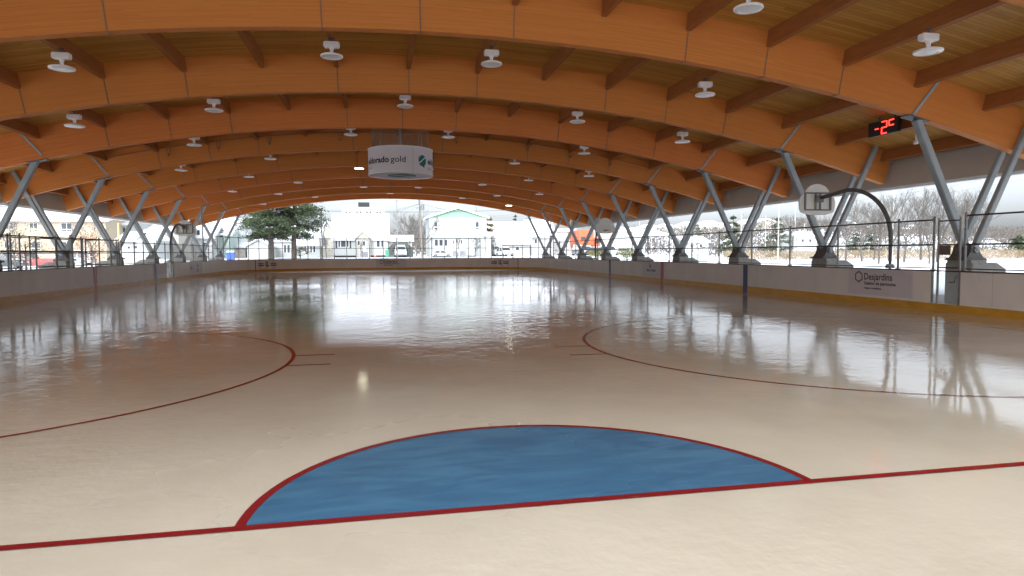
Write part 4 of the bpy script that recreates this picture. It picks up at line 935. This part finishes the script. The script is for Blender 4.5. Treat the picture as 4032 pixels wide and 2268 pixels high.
# ------------------------------------------------------------------ poles and wires
def pole(name, label, sx, Y, row_top, r0=.14, m=None, lean=0, cross=0, group=None):
    p = at(sx, row_top, Y); zg = gz(p.x, Y); root = empty(name, (p.x - lean, Y, zg), label=label, cat='pole', group=group)
    mb = MB(); mb.tube([(p.x + lean, Y, zg - .2), (p.x, Y, p.z)], r0, 10, r0 * .7); mb.build('shaft', m or M['wood_pole'], root, world=True)
    if cross: mb = MB(); mb.box((p.x, Y, p.z - .05), (cross, .25, .18)); mb.build('cross_head', m or M['wood_pole'], root, world=True)
    return root, p
rt, p1 = pole('utility_pole', 'leaning wooden utility pole with a grey transformer, left of the two-storey house', 1648, 98, 740, .17, lean=.45)
tp = at(1664, 815, 97.6); mb = MB(); mb.lathe([(0, 0), (.25, .02), (.27, .1), (.27, .85), (.22, .95), (0, 1)], (tp.x, 97.6, tp.z - .5), 14); mb.build('transformer', mat('transformer_grey', (.16, .17, .15), .5), rt, world=True)
mb = MB(); mb.tube([(tp.x - .5, 97.8, tp.z), (tp.x, 97.7, tp.z)], .05, 6); mb.tube([(tp.x - .35, 97.8, tp.z + .8), (tp.x + .05, 97.7, tp.z + .7)], .03, 6); mb.build('transformer_bracket', M['steeldark'], rt, world=True)
lc = at(1641, 818, 97.7); mb = MB(); mb.lathe([(0, .12), (.16, .08), (.2, 0), (.1, -.12), (0, -.14)], (lc.x, 97.6, lc.z), 12); mb.build('street_light_head', M['galv'], rt, world=True)
pole('light_pole', 'slim grey light pole with a short crossbar, in front of the carport', 1562, 95, 789, .085, M['galv'], cross=.55)
pole('short_pole', 'thin dark pole among the bare trees behind the carport', 1591, 125, 842, .12)
pole('roof_mast', 'short mast rising above the right end of the mint gable roof', 1875, 130, 812, .10, M['galv'])
pole('yard_post', 'slender wooden post standing in front of the two spruces house fence', 1258, 92, 935, .10, lean=.1)
pole('yellow_pole', 'pale yellow pole in front of the pale left house', 465, 78, 878, .13, mat('yellow_paint', (.62, .45, .18), .6))
for sx, Y, rt_, lb in ((2920, 90, 832, 'pale cream pole just right of the dark conifer'), (3067, 88, 800, 'tall pale pole in front of the green conifer'), (3132, 120, 815, 'grey pole beside the hoop backboard at right'), (2518, 120, 868, 'pale grey pole left of the white tent'), (2565, 120, 905, 'short pale pole in front of the white tent'), (3168, 100, 880, 'white-grey pole below the hoop backboard'), (3015, 140, 850, 'thin far pole between the two conifers'), (3520, 80, 745, 'thin grey pole among the bare trees at right')):
    pole('field_pole', lb, sx, Y, rt_, .10, mat('pale_pole', (.48, .48, .42), .6), group='poles on the snow field at right')
wires = empty('overhead_wires', (0, 98, 9), label='thin overhead wires running from the leaning utility pole past the houses', cat='wires')
def wire(mb, a, b, sag, r=.009):
    pts = []
    for k in range(13): t = k / 12; pts.append(Vector(a).lerp(Vector(b), t) - UZ * sag * 4 * t * (1 - t))
    mb.tube(pts, r, 4)
q = at(1656, 800, 98)
for (sx, sy, Y, sag) in ((1312, 905, 112, 1.6), (1312, 845, 112, .6), (1250, 880, 96, 1.0), (1875, 815, 130, .8), (2060, 838, 128, 1.2), (2060, 850, 128, 1.0), (900, 900, 98, 1.4), (1200, 850, 98, 1.2)): mb = MB(); wire(mb, q, at(sx, sy, Y), sag); mb.build('wire_strand', M['darkrail'], wires, world=True)
for a_, b_ in ((at(3330, 812, 70), at(4100, 690, 70)), (at(3330, 795, 70), at(4100, 655, 70)), (at(2900, 860, 90), at(3330, 812, 70))): mb = MB(); wire(mb, a_, b_, .4); mb.build('wire_strand', M['darkrail'], wires, world=True)

# ------------------------------------------------------------------ vegetation
def foliage_mat(name, dark, light, scale=.9):
    m, nt, b = newmat(name); f = noise(nt, coords(nt), scale, 4, .6); g = noise(nt, coords(nt), 7, 2, .5)
    ff = math_(nt, 'ADD', math_(nt, 'MULTIPLY', f, .65), math_(nt, 'MULTIPLY', g, .35))
    nt.links.new(ramp(nt, ff, [(.36, dark), (.64, light)]), b.inputs['Base Color']); b.inputs['Roughness'].default_value = .75; b.inputs['Specular IOR Level'].default_value = .2; return m
M['spruce'] = foliage_mat('spruce_needles', (.018, .032, .016), (.095, .118, .058))
M['spruce2'] = foliage_mat('grey_spruce_needles', (.05, .065, .045), (.15, .17, .12))
M['cedar'] = foliage_mat('yellowing_cedar', (.11, .095, .03), (.26, .21, .08))
M['orange_leaf'] = foliage_mat('orange_autumn_leaves', (.34, .19, .12), (.55, .36, .22), 2)
M['yellow_leaf'] = foliage_mat('yellow_autumn_leaves', (.42, .32, .15), (.62, .52, .30), 2)
M['olive_leaf'] = foliage_mat('olive_shrub_leaves', (.10, .11, .04), (.26, .25, .10), 2)
M['brown_twig'] = foliage_mat('brown_twigs', (.085, .075, .065), (.19, .165, .14), 1)
def card(mb, p, s, rnd, flat=.5, asp=.6):
    d = Vector((rnd.gauss(0, 1), rnd.gauss(0, 1), rnd.gauss(0, flat))).normalized(); e = d.cross(Vector((rnd.gauss(0, 1), rnd.gauss(0, 1), rnd.gauss(0, 1)))).normalized()
    d *= s; e *= s * asp; mb.add([p - d * .5, p + e * .5, p + d * .6, p - e * .5], [(0, 1, 2, 3)])
def conifer(name, label, x, y, H, R, zc, seed, m, tr=.22, n=60, card_s=.34, per=60, snow=True, shape=.8, group=None, cat='conifer'):
    rnd = random.Random(seed); zg = gz(x, y); root = empty(name, (x, y, zg), label=label, cat=cat, group=group)
    mb = MB(); mb.tube([(x, y, zg - .2), (x + .1, y, zg + H * .5), (x, y, zg + H)], tr, 10, .03); mb.build('trunk', M['bark'], root, world=True)
    cr = MB(); sn = MB(); lb = MB()
    for k in range(n):
        t = (k + rnd.random()) / n; nt_ = max(6, int((H - zc) / .95)); t = min(.995, (int(t * nt_) + .25 + .45 * rnd.random()) / nt_); z = zc + (H - zc) * t; rr = R * ((1 - t) ** shape) * rnd.uniform(.62, 1.12) * min(1, .55 + t * 3.2); a = rnd.uniform(0, 2 * pi)
        tip = Vector((x + rr * cos(a), y + rr * sin(a), zg + z + rr * rnd.uniform(-.20, .03))); rt = Vector((x, y, zg + z + .1)); lb.tube([rt, rt.lerp(tip, .5) + UZ * .12, tip], .05, 4, .01)
        q = int(per * (.35 + rr / R))
        for j in range(q):
            u = rnd.random() ** .6; p = rt.lerp(tip, .25 + .78 * u) + Vector((rnd.gauss(0, .20), rnd.gauss(0, .22), rnd.gauss(0, .095))) * (1.15 * (.5 + rr * .35)) - UZ * .1
            card(cr, p, card_s * rnd.uniform(.5, 1.25), rnd, .6, .5)
        if snow and rnd.random() < .34:
            p = rt.lerp(tip, rnd.uniform(.55, .95)) + UZ * .30
            for j in range(9): card(sn, p + Vector((rnd.gauss(0, .25), rnd.gauss(0, .25), rnd.gauss(0, .07))), .34, rnd, .15, .8)
    cw = cr.build('crown', m, root, world=True); lb.build('limb', M['bark'], root, world=True)
    if sn.v: sn.build('snow_clumps', M['snow'], root, world=True)
    return root
a = at(1068, 1010, 92); conifer('spruce_tree', 'left of the two big dark spruces by the far end, with the thicker trunk', a.x, 92, 19.5, 5.3, 3.0, 11, M['spruce'], .42, 190, .27, 210, shape=.5, group='pair of big spruces', cat='spruce')
a = at(1158, 1010, 93); conifer('spruce_tree', 'right of the two big dark spruces by the far end, with forked trunk', a.x, 93, 19.0, 5.1, 3.1, 12, M['spruce'], .38, 190, .27, 210, shape=.5, group='pair of big spruces', cat='spruce')
a = at(1172, 1010, 93); 
for (sx, Y, top, base_, w, lb, m) in ((2888, 105, 845, 1000, 3.0, 'dark conifer left of the pale cream pole at right', 'spruce'), (3066, 100, 850, 1015, 3.3, 'green-grey conifer behind the tall pale pole', 'spruce2'), (3430, 120, 905, 1000, 3.5, 'dull conifer left of the curved hoop pole', 'spruce2'), (3370, 130, 915, 1000, 3, 'small dull conifer under the curved hoop arm', 'spruce2'), (4010, 95, 925, 1000, 3.4, 'dark green conifer at the right edge of the photo', 'spruce'), (2030, 175, 842, 960, 2.6, 'small pointed conifer above the long blank roof', 'spruce2'), (2074, 185, 858, 960, 2.4, 'tiny conifer tip beside the rightmost sloping roof', 'spruce2'), (2745, 190, 880, 960, 4, 'round dark tree on the right hillside', 'spruce2')):
    p = at(sx, top, Y); H = p.z - gz(p.x, Y); conifer('conifer_tree', lb, p.x, Y, H, w, .6, int(sx), M[m], .16, 44, .5, 34, False, .75, 'conifers beyond the rink', 'conifer')
for sx, top, w in ((1920, 848, .8), (1933, 852, .75)):
    p = at(sx, top, 112); conifer('cedar_tree', 'olive yellow columnar cedar %s, beside the mint gable house' % ('taller one' if sx == 1920 else 'shorter one'), p.x, 112, p.z - gz(p.x, 112), w, .3, sx, M['cedar'], .1, 46, .26, 40, False, .35, 'columnar cedars', 'cedar')
# bare trees
def bare_proto(seed, H=9, spread=.55, depth=6):
    rnd = random.Random(seed); root = empty('bare_tree', (0, 0, 0)); tb = MB(); cb = MB()
    def grow(p, d, L, r, lv):
        q = p + d * L; mid = p + d * L * .5 + Vector((rnd.gauss(0, .03), rnd.gauss(0, .03), 0)) * L
        (tb if lv == 0 else cb).tube([p, mid, q], r, 6 if lv < 2 else 3, r * .68, cap=False)
        if lv >= depth: return
        nb = 3 if lv < depth - 1 else 4
        for k in range(nb):
            nd = (d + Vector((rnd.gauss(0, spread), rnd.gauss(0, spread), rnd.gauss(.10, .22)))).normalized()
            s = rnd.uniform(.35, 1) if k else 1; st = p.lerp(q, s) if k else q
            grow(st, nd, L * rnd.uniform(.60, .80), r * .58, lv + 1)
    grow(Vector((0, 0, -.2)), Vector((rnd.gauss(0, .05), rnd.gauss(0, .05), 1)).normalized(), H * .27, H * .0125, 0)
    tb.build('trunk', M['bare'], root); cb.build('crown', M['bare'], root); return root
protos = [bare_proto(s, 9, sp) for s, sp in ((1, .36), (2, .42), (3, .33))]; bush = bare_proto(9, 4, .6, 5)
usedp = set()
def put(pr, x, y, sc_, rz, label, name=None, group='bare trees'):
    o = pr if id(pr) not in usedp else copy_tree(pr); usedp.add(id(pr)); o.location = (x, y, gz(x, y)); o.scale = (sc_, sc_, sc_); o.rotation_euler = (0, 0, rz); tag(o, label, 'bare tree', group)
    return o
bt = [(3330, 88, 1.15, 'just left of the curved hoop pole'), (3395, 76, 1.1, 'under the curve of the hoop pole'), (3440, 92, 1.3, 'behind the curved hoop pole'), (3500, 80, 1.35, 'above the end of the hoop pole curve'), (3560, 72, 1.2, 'right of the hoop pole'), (3625, 84, 1.45, 'left of the near inner V leg'), (3690, 70, 1.25, 'just left of the nearest V leg'), (3745, 78, 1.3, 'directly behind the nearest V leg'), (3800, 66, 1.2, 'in the crook of the nearest V'), (3850, 80, 1.25, 'right of the nearest V base'), (3240, 100, 1.1, 'below the right hoop backboard'), (3120, 120, 1.2, 'left of the right hoop backboard'), (2960, 130, 1.2, 'between the two far conifers'), (2820, 135, 1.1, 'left of the dark conifer'), (3460, 62, .9, 'short, in front of the hoop pole curve'), (3660, 60, .8, 'short, by the narrow gate'),
      (1600, 140, 1.5, 'behind the carport, left one'), (1622, 130, 1.35, 'behind the carport, right one'), (1640, 125, 1.3, 'just left of the utility pole'), (1665, 104, 1.05, 'just right of the utility pole'), (1285, 98, .5, 'small red-brown one left of the steep roof'), (1870, 101, .62, 'small one before the veranda end'), (1800, 100, .6, 'thin one before the veranda'), (1428, 100, .5, 'thin sapling before the pointed porch'), (1960, 104, .55, 'sapling before the long blank roof'), (1225, 110, .9, 'twiggy one right of the spruces'), (1990, 180, 1.2, 'far one behind the long blank roof'), (60, 60, .8, 'sparse one before the apartment block, left'), (380, 70, .8, 'sparse one before the apartment block, right')]
for i, (sx, Y, s_, lb) in enumerate(bt):
    p = at(sx, 1000, Y); put(protos[i % 3], p.x, Y, s_ * (1.22 if sx > 2900 else 1), i * 1.7, 'leafless grey-brown tree ' + lb)
for i, (sx, Y, s_, lb) in enumerate([(1872, 100, .8, 'twiggy round shrub in front of the right veranda end'), (1180, 96, .5, 'low shrub at the foot of the right spruce'), (2330, 80, .6, 'low twiggy shrub by the far right hoop'), (3760, 62, .8, 'shrub behind the narrow gate at right')]):
    p = at(sx, 1000, Y); o = bush if i == 0 else copy_tree(bush); o.name = 'bare_shrub'; o.location = (p.x, Y, gz(p.x, Y)); o.scale = (s_, s_, s_); tag(o, lb, 'shrub', 'bare shrubs')
def leafy(name, label, sx, Y, top, w, m, n, cs, seed, cat='tree'):
    rnd = random.Random(seed); p = at(sx, top, Y); zg = gz(p.x, Y); H = p.z - zg; root = empty(name, (p.x, Y, zg), label=label, cat=cat)
    mb = MB(); mb.tube([(p.x, Y, zg - .1), (p.x, Y, zg + H * .6)], .09, 6, .03)
    for k in range(14):
        a = rnd.uniform(0, 6.28); z = rnd.uniform(.15, .6) * H; mb.tube([(p.x, Y, zg + z), (p.x + w * .8 * cos(a), Y + w * .8 * sin(a), zg + z + H * .3)], .03, 4, .008)
    mb.build('trunk', M['bark'], root, world=True); cb = MB()
    for k in range(n):
        a = rnd.uniform(0, 6.28); u = rnd.uniform(-1, 1); r_ = rnd.random() ** .4; c = Vector((p.x + w * r_ * sqrt(1 - u * u) * cos(a), Y + w * r_ * sqrt(1 - u * u) * sin(a), zg + H * .58 + H * .42 * u * r_)); 
        if noise3(c) > -.05: card(cb, c, cs * rnd.uniform(.6, 1.3), rnd)
    cb.build('crown', m, root, world=True)
from mathutils import noise as mn
def noise3(c): return mn.noise(c * .9)
leafy('autumn_tree', 'tree with sparse yellow-orange leaves before the cream apartment block', 95, 62, 868, 2.4, M['yellow_leaf'], 800, .24, 21)
leafy('autumn_tree', 'small tree with rusty orange leaves behind the second left V', 355, 66, 880, 1.9, M['orange_leaf'], 800, .22, 22)
leafy('yellow_bush', 'yellow leafy bush behind the narrow gate at right', 3775, 50, 935, 1.1, M['yellow_leaf'], 900, .16, 23, 'bush')
leafy('olive_bush', 'low olive shrub beside the right spruce trunk', 1182, 97, 972, 1.3, M['olive_leaf'], 700, .22, 24, 'bush')
leafy('olive_bush', 'olive roadside shrubs left of the blue-striped board', 2470, 70, 975, 1.5, M['olive_leaf'], 900, .2, 25, 'bush')
leafy('olive_bush', 'olive shrub under the far right hoop', 2350, 78, 978, 1.2, M['olive_leaf'], 700, .2, 26, 'bush')
# hillside woods and reeds (uncountable)
rnd = random.Random(5); mb = MB()
for k in range(34000):
    sx = rnd.uniform(2380, 4100); D = rnd.uniform(175, 330); d = ray(sx, 980); p = CAM + d * (D / 1.0); z = gz(p.x, p.y); c = int(sx / 23) + int(D / 9)
    hh = rnd.uniform(.5, 7.5) * (.6 + .4 * mn.noise(Vector((p.x * .03, p.y * .03, 1))))
    if mn.noise(Vector((p.x * .035, p.y * .035, 0))) > -.30: card(mb, Vector((p.x, p.y, z + abs(hh))), rnd.uniform(.5, 1.5), rnd, 2.2, .28)
for k in range(1500):
    sx = rnd.uniform(1520, 1700); p = CAM + ray(sx, 980) * rnd.uniform(150, 230); card(mb, Vector((p.x, p.y, gz(p.x, p.y) + rnd.uniform(.3, 6))), rnd.uniform(.6, 1.3), rnd, 1.5, .45)
tag(mb.build('hillside_woods', M['brown_twig']), 'leafless brown woods covering the far slope at the right', 'woods', kind='stuff')
mb = MB()
for k in range(20000):
    sx = rnd.uniform(2850, 4150); p = CAM + ray(sx, 990) * rnd.uniform(105, 125); card(mb, Vector((p.x, p.y, gz(p.x, p.y) + rnd.uniform(.1, 1.5))), rnd.uniform(.25, .6), rnd, 3.5, .11)
tag(mb.build('dry_reeds', foliage_mat('dry_reed_stalks', (.20, .145, .085), (.40, .31, .20), 1.2)), 'band of dry tan reeds beyond the snowy field', 'reeds', kind='stuff')

# ------------------------------------------------------------------ vehicles
def vehicle(name, label, cat, x, y, rz, paint, kind='car', snow=True, sc_=1, zo=0):
    root = empty(name, (0, 0, 0)); L = {'car': 4.4, 'suv': 4.6, 'pickup': 5.4}[kind]; Wd = .89; n = .34
    H = {'car': 1.42, 'suv': 1.72, 'pickup': 1.80}[kind]; belt = H * .60; sill = .28
    prof = [(-L / 2, sill + .12), (-L / 2 + .08, belt - .12), (-L / 2 + .3, belt)] + ([(L / 2 - .9, belt), (L / 2 - .12, belt - .14), (L / 2, belt - .4), (L / 2, sill + .1)]) 
    def archp(cx):
        return [(cx + n * cos(rad(180 - 180 * k / 8)) * -1, sill + n * sin(rad(180 * k / 8)) * .95) for k in range(9)]
    low = []
    for cx in (L / 2 - .85, -L / 2 + .85): low += [(cx + n * 1.08 * cos(rad(180 * k / 8)), sill + n * 1.02 * sin(rad(180 * k / 8))) for k in range(9)]
    pts = prof + low
    mb = MB(); mb.prism(pts, 'y', -Wd, Wd); o = mb.build('body', paint, root); fix_normals(o); bevel(o, .05, 2)
    if kind == 'pickup': g0, g1, g2, g3 = -.15, .15, 1.15, 1.75
    elif kind == 'suv': g0, g1, g2, g3 = -L / 2 + .12, -L / 2 + .4, .55, 1.25
    else: g0, g1, g2, g3 = -1.75, -1.15, .35, 1.15
    mb = MB(); w0, w1 = Wd - .04, Wd - .2; vs = []
    for sx, zz, ww in ((g0, belt - .02, w0), (g3, belt - .02, w0), (g2, H, w1), (g1, H, w1)): vs += [(sx, -ww, zz), (sx, ww, zz)]
    mb.add(vs, [(0, 2, 4, 6), (1, 7, 5, 3), (0, 1, 3, 2), (2, 3, 5, 4), (4, 5, 7, 6), (6, 7, 1, 0)]); o = fix_normals(mb.build('cabin_glass', M['glass'], root))
    mb = MB(); mb.box(((g1 + g2) / 2, 0, H + .012), (g2 - g1 + .1, 2 * w1 + .06, .05))
    for sx0, sx1 in ((g0, g1), (g3, g2)):
        for s in (-1, 1): mb.beam((sx0, s * (w0 + .005), belt), (sx1, s * (w1 + .005), H), .07, .05)
    for s in (-1, 1): mb.beam(((g1 + g2) / 2, s * (w0 + .005), belt), ((g1 + g2) / 2, s * (w1 + .005), H), .08, .05)
    mb.build('roof', paint, root)
    for cx in (L / 2 - .85, -L / 2 + .85):
        for s in (-1, 1):
            w = MB(); w.tube([(cx, s * (Wd - .22), .33), (cx, s * Wd, .33)], .33, 18); wo = w.build('wheel', M['rubber'], root)
            w = MB(); w.tube([(cx, s * (Wd - .01), .33), (cx, s * (Wd + .015), .33)], .20, 12); w.build('rim', M['galv'], wo)
    for sx, m_, nm in ((L / 2 + .005, M['lampwhite'], 'headlight'), (-L / 2 - .005, M['red_stripe'], 'tail_light')):
        for s in (-1, 1): mb = MB(); mb.box((sx * .985, s * .68, belt - .28), (.12, .32, .16)); mb.build(nm, m_, root)
    for sx in (-L / 2 - .03, L / 2 + .03): mb = MB(); mb.box((sx * .99, 0, .45), (.12, 1.6, .18)); mb.build('bumper', M['galv'], root)
    if kind == 'pickup':
        mb = MB(); mb.box((-1.5, 0, belt - .02), (2.2, 1.5, .06)); mb.build('cargo_bed', M['black'], root)
    if snow:
        mb = MB(); mb.box(((g1 + g2) / 2, 0, H + .12), (g2 - g1 + .1, 2 * w1 + .04, .17)); o = mb.build('snow_layer', M['snow'], root); bevel(o, .06, 2)
        if g3 < L / 2 - .5: mb = MB(); mb.box(((g3 + L / 2) / 2, 0, belt + .05), (L / 2 - g3 - .2, 1.6, .14)); bevel(mb.build('snow_layer', M['snow'], root), .05, 2)
    root.location = (x, y, gz(x, y) + zo); root.rotation_euler = (0, 0, rz); root.scale = (sc_, sc_, sc_); tag(root, label, cat)
    return root
PW = mat('white_car_paint', (.72, .74, .75), .25, .02, 2); PR = mat('red_car_paint', (.42, .13, .13), .3, .05, 2); PS = mat('silver_car_paint', (.45, .48, .50), .3, .04, 2, metal=.4); PB = mat('dark_car_paint', (.06, .07, .08), .3, .05, 2); PO = mat('orange_truck_paint', (.62, .13, .055), .4, .05, 2)
x_ = at(1577, 1000, YH - 3.4).x; vehicle('parked_suv', 'white snow-covered car parked nose-out inside the dark shelter frame', 'car', x_, YH - 3.2, -pi / 2, PW, 'suv')
x_ = at(1739, 1005, 99).x; vehicle('parked_car', 'car buried under smooth snow in front of the veranda', 'car', x_, 99, 0, PW, 'car', sc_=.72)
x_ = at(1987, 1000, 104).x; vehicle('parked_car', 'small white car parked at the end of the long blank-roofed house', 'car', x_, 104, -pi / 2 + .2, PW, 'car')
x_ = at(1952, 985, 112).x; vehicle('parked_suv', 'white vehicle half hidden by the annex, left of the small white car', 'car', x_, 110, -pi / 2, PW, 'suv')
x_ = at(140, 1030, 42).x; vehicle('parked_pickup', 'red pickup truck behind the near left fence', 'pickup truck', at(135, 1030, 80).x, 80, pi, PR, 'pickup')
vehicle('parked_suv', 'silver grey car behind the second left V base', 'car', at(292, 1030, 88).x, 88, pi, PS, 'suv')
vehicle('parked_van', 'dark parked vehicle at the left edge of the photo', 'van', at(0, 1030, 76).x, 76, .05, PB, 'suv')
for i, (sx, Y, m_, lb) in enumerate(((2310, 118, PW, 'white snowy car below the orange truck'), (2352, 112, PB, 'dark car with snow on its roof left of the far right hoop pole'), (2398, 116, PW, 'white snowy car right of the far right hoop'), (2455, 120, PS, 'silver car in the parking area before the red band store'), (2275, 110, PB, 'dark car at the foot of the orange truck'))):
    vehicle('parked_car', lb, 'car', at(sx, 980, Y).x, Y, .3 * i, m_, 'car' if i % 2 else 'suv')
# orange truck
a = at(2278, 905, 122); b = at(2338, 955, 122); zg = gz(a.x, 122)
tk = empty('orange_truck', ((a.x + b.x) / 2, 122, zg), label='tall orange truck body seen through the far right V legs', cat='truck')
bevel(wbox('cargo_box', PO, tk, a.x, b.x, 122, 128, b.z - .6, a.z), .05); c = at(2366, 935, 122)
bevel(wbox('cab', PO, tk, b.x + .1, c.x, 122.3, 127.5, zg + .8, c.z), .15)
wbox('windscreen', M['glass'], tk, b.x + .5, c.x - .2, 122.2, 122.32, c.z - 1.1, c.z - .25); a2 = at(2287, 932, 122); b2 = at(2305, 945, 122); wbox('side_hatch', M['pane'], tk, a2.x, b2.x, 121.93, 121.99, b2.z, a2.z)
for xx in (a.x + .8, a.x + 2, c.x - .8): mb = MB(); mb.tube([(xx, 122, zg + .5), (xx, 122.4, zg + .5)], .5, 16); mb.build('wheel', M['rubber'], tk, world=True)
# bins
def bin_(label, sx, Y, w_, h_, m_, sn=True, wheels=True):
    p = at(sx, 1000, Y); zg = gz(p.x, Y); r = empty('waste_bin', (p.x, Y, zg), label=label, cat='bin'); mb = MB(); mb.frustum((p.x, Y, zg + .05), (w_ * .82, w_ * .7), (p.x, Y, zg + h_), (w_, w_ * .85)); fix_normals(mb.build('bin_body', m_, r, world=True))
    mb = MB(); mb.frustum((p.x, Y, zg + h_ + .003), (w_ * 1.06, w_ * .92), (p.x, Y, zg + h_ + .10), (w_ * .95, w_ * .8)); mb.build('bin_lid', m_, r, world=True)
    if sn: mb = MB(); mb.frustum((p.x, Y, zg + h_ + .104), (w_ * .98, w_ * .8), (p.x, Y, zg + h_ + .25), (w_ * .8, w_ * .6)); mb.build('snow_cap', M['snow'], r, world=True)
    for s in (-1, 1): mb = MB(); mb.tube([(p.x + s * w_ * .36, Y + w_ * .3, zg + .1), (p.x + s * w_ * .42, Y + w_ * .3, zg + .1)], .1, 10); mb.build('wheel', M['rubber'], r, world=True)
bin_('blue recycling container with snow on its lid near the far left corner', 908, 86, .95, 1.05, mat('blue_plastic', (.04, .10, .42), .5, .08, 3))
bin_('green wheelie bin at the left edge of the carport', 1524, 104, .62, 1.05, mat('green_plastic', (.06, .26, .16), .5, .08, 3), False)
for sx, Y, lb in ((2726, 62, 'faded green container left of the blue striped board'), (2768, 64, 'faded green container just right of its twin')):
    p = at(sx, 1000, Y); zg = gz(p.x, Y); r = empty('green_container', (p.x, Y, zg), label=lb, cat='container', group='green containers on the snow'); bevel(wbox('container_body', M['palegreen'], r, p.x - .55, p.x + .55, Y, Y + 1.1, zg + .05, zg + 1.25), .04); wbox('container_lid', M['trim'], r, p.x - .58, p.x + .58, Y - .03, Y + 1.13, zg + 1.253, zg + 1.33)
cn = at(1477, 1008, 103); r = empty('traffic_cone', (cn.x, 103, gz(cn.x, 103)), label='small orange traffic cone before the steep-roofed house', cat='traffic cone'); zg = gz(cn.x, 103)
mb = MB(); mb.lathe([(.17, .03), (.03, .7), (0, .71)], (cn.x, 103, zg), 14); mb.build('cone_body', PO, r, world=True); mb = MB(); mb.box((cn.x, 103, zg + .015), (.4, .4, .03)); mb.build('cone_base', PO, r, world=True); mb = MB(); mb.lathe([(.128, .30), (.10, .42)], (cn.x, 103, zg), 14); mb.build('white_band', M['trim'], r, world=True)
# low picket fences
def picket(label, sx0, sx1, Y, h_, m_):
    a = at(sx0, 1000, Y); b = at(sx1, 1000, Y); zg = gz((a.x + b.x) / 2, Y); r = empty('picket_fence', ((a.x + b.x) / 2, Y, zg), label=label, cat='fence'); mb = MB(); x = a.x
    while x < b.x: mb.box((x, Y, zg + h_ / 2), (.10, .03, h_)); x += .16
    mb.build('pickets', m_, r, world=True); mb = MB(); mb.box(((a.x + b.x) / 2, Y + .03, zg + h_ * .8), (b.x - a.x, .03, .08)); mb.box(((a.x + b.x) / 2, Y + .03, zg + h_ * .25), (b.x - a.x, .03, .08)); mb.build('fence_rail', m_, r, world=True)
picket('grey board fence left of the white garage', 925, 966, 98, 1.2, M['wood_pole'])
picket('white picket fence beyond the left boards', 610, 672, 70, .95, M['trim'])
picket('tan board fence left of the steep-roofed house', 1268, 1312, 100, 1.3, M['beige'])

# ------------------------------------------------------------------ light
w = bpy.data.worlds.new('World'); S.world = w; w.use_nodes = True; nt = w.node_tree; bg = nt.nodes['Background']
sk = nt.nodes.new('ShaderNodeTexSky'); sk.sky_type = 'NISHITA'; sk.sun_disc = False; sk.sun_elevation = rad(38); sk.sun_rotation = rad(200); sk.air_density = 1.0; sk.dust_density = 3.0; sk.ozone_density = 1.0
hs_ = nt.nodes.new('ShaderNodeHueSaturation'); hs_.inputs['Saturation'].default_value = .18; nt.links.new(sk.outputs[0], hs_.inputs['Color'])
tcw = nt.nodes.new('ShaderNodeTexCoord'); spw = nt.nodes.new('ShaderNodeSeparateXYZ'); nt.links.new(tcw.outputs['Generated'], spw.inputs[0])
# overcast cloud layer: brightest overhead, about a third as bright at the horizon
gr = math_(nt, 'ADD', math_(nt, 'MULTIPLY', math_(nt, 'MAXIMUM', spw.outputs[2], 0.0), 1.05), .56)
cl = noise(nt, tcw.outputs['Generated'], 3.2, 5, .55); gr = math_(nt, 'MULTIPLY', gr, math_(nt, 'ADD', math_(nt, 'MULTIPLY', cl, .35), .83))
nt.links.new(mixc(nt, 1.0, mixc(nt, 1.0, hs_.outputs[0], (.93, .985, 1.06), 'MULTIPLY'), gr, 'MULTIPLY'), bg.inputs[0]); bg.inputs[1].default_value = .15
sd = bpy.data.lights.new('sun', 'SUN'); sd.energy = .6; sd.angle = rad(25); sd.color = (1, .97, .93); so = bpy.data.objects.new('sun', sd); COL.objects.link(so)
az = rad(200); el_ = rad(38)   # sky sun_rotation measured clockwise from +Y
dirv = Vector((sin(az) * cos(el_), cos(az) * cos(el_), sin(el_))); so.rotation_euler = dirv.to_track_quat('Z', 'Y').to_euler()
vs_ = S.view_settings; vs_.view_transform = 'Standard'; vs_.look = 'None'; vs_.gamma = 1; vs_.use_curve_mapping = False; vs_.exposure = EXPO if 'EXPO' in globals() else 1.55
S.render.engine = 'CYCLES'; cy = S.cycles; cy.max_bounces = 12; cy.diffuse_bounces = 5; cy.glossy_bounces = 5; cy.transparent_max_bounces = 12
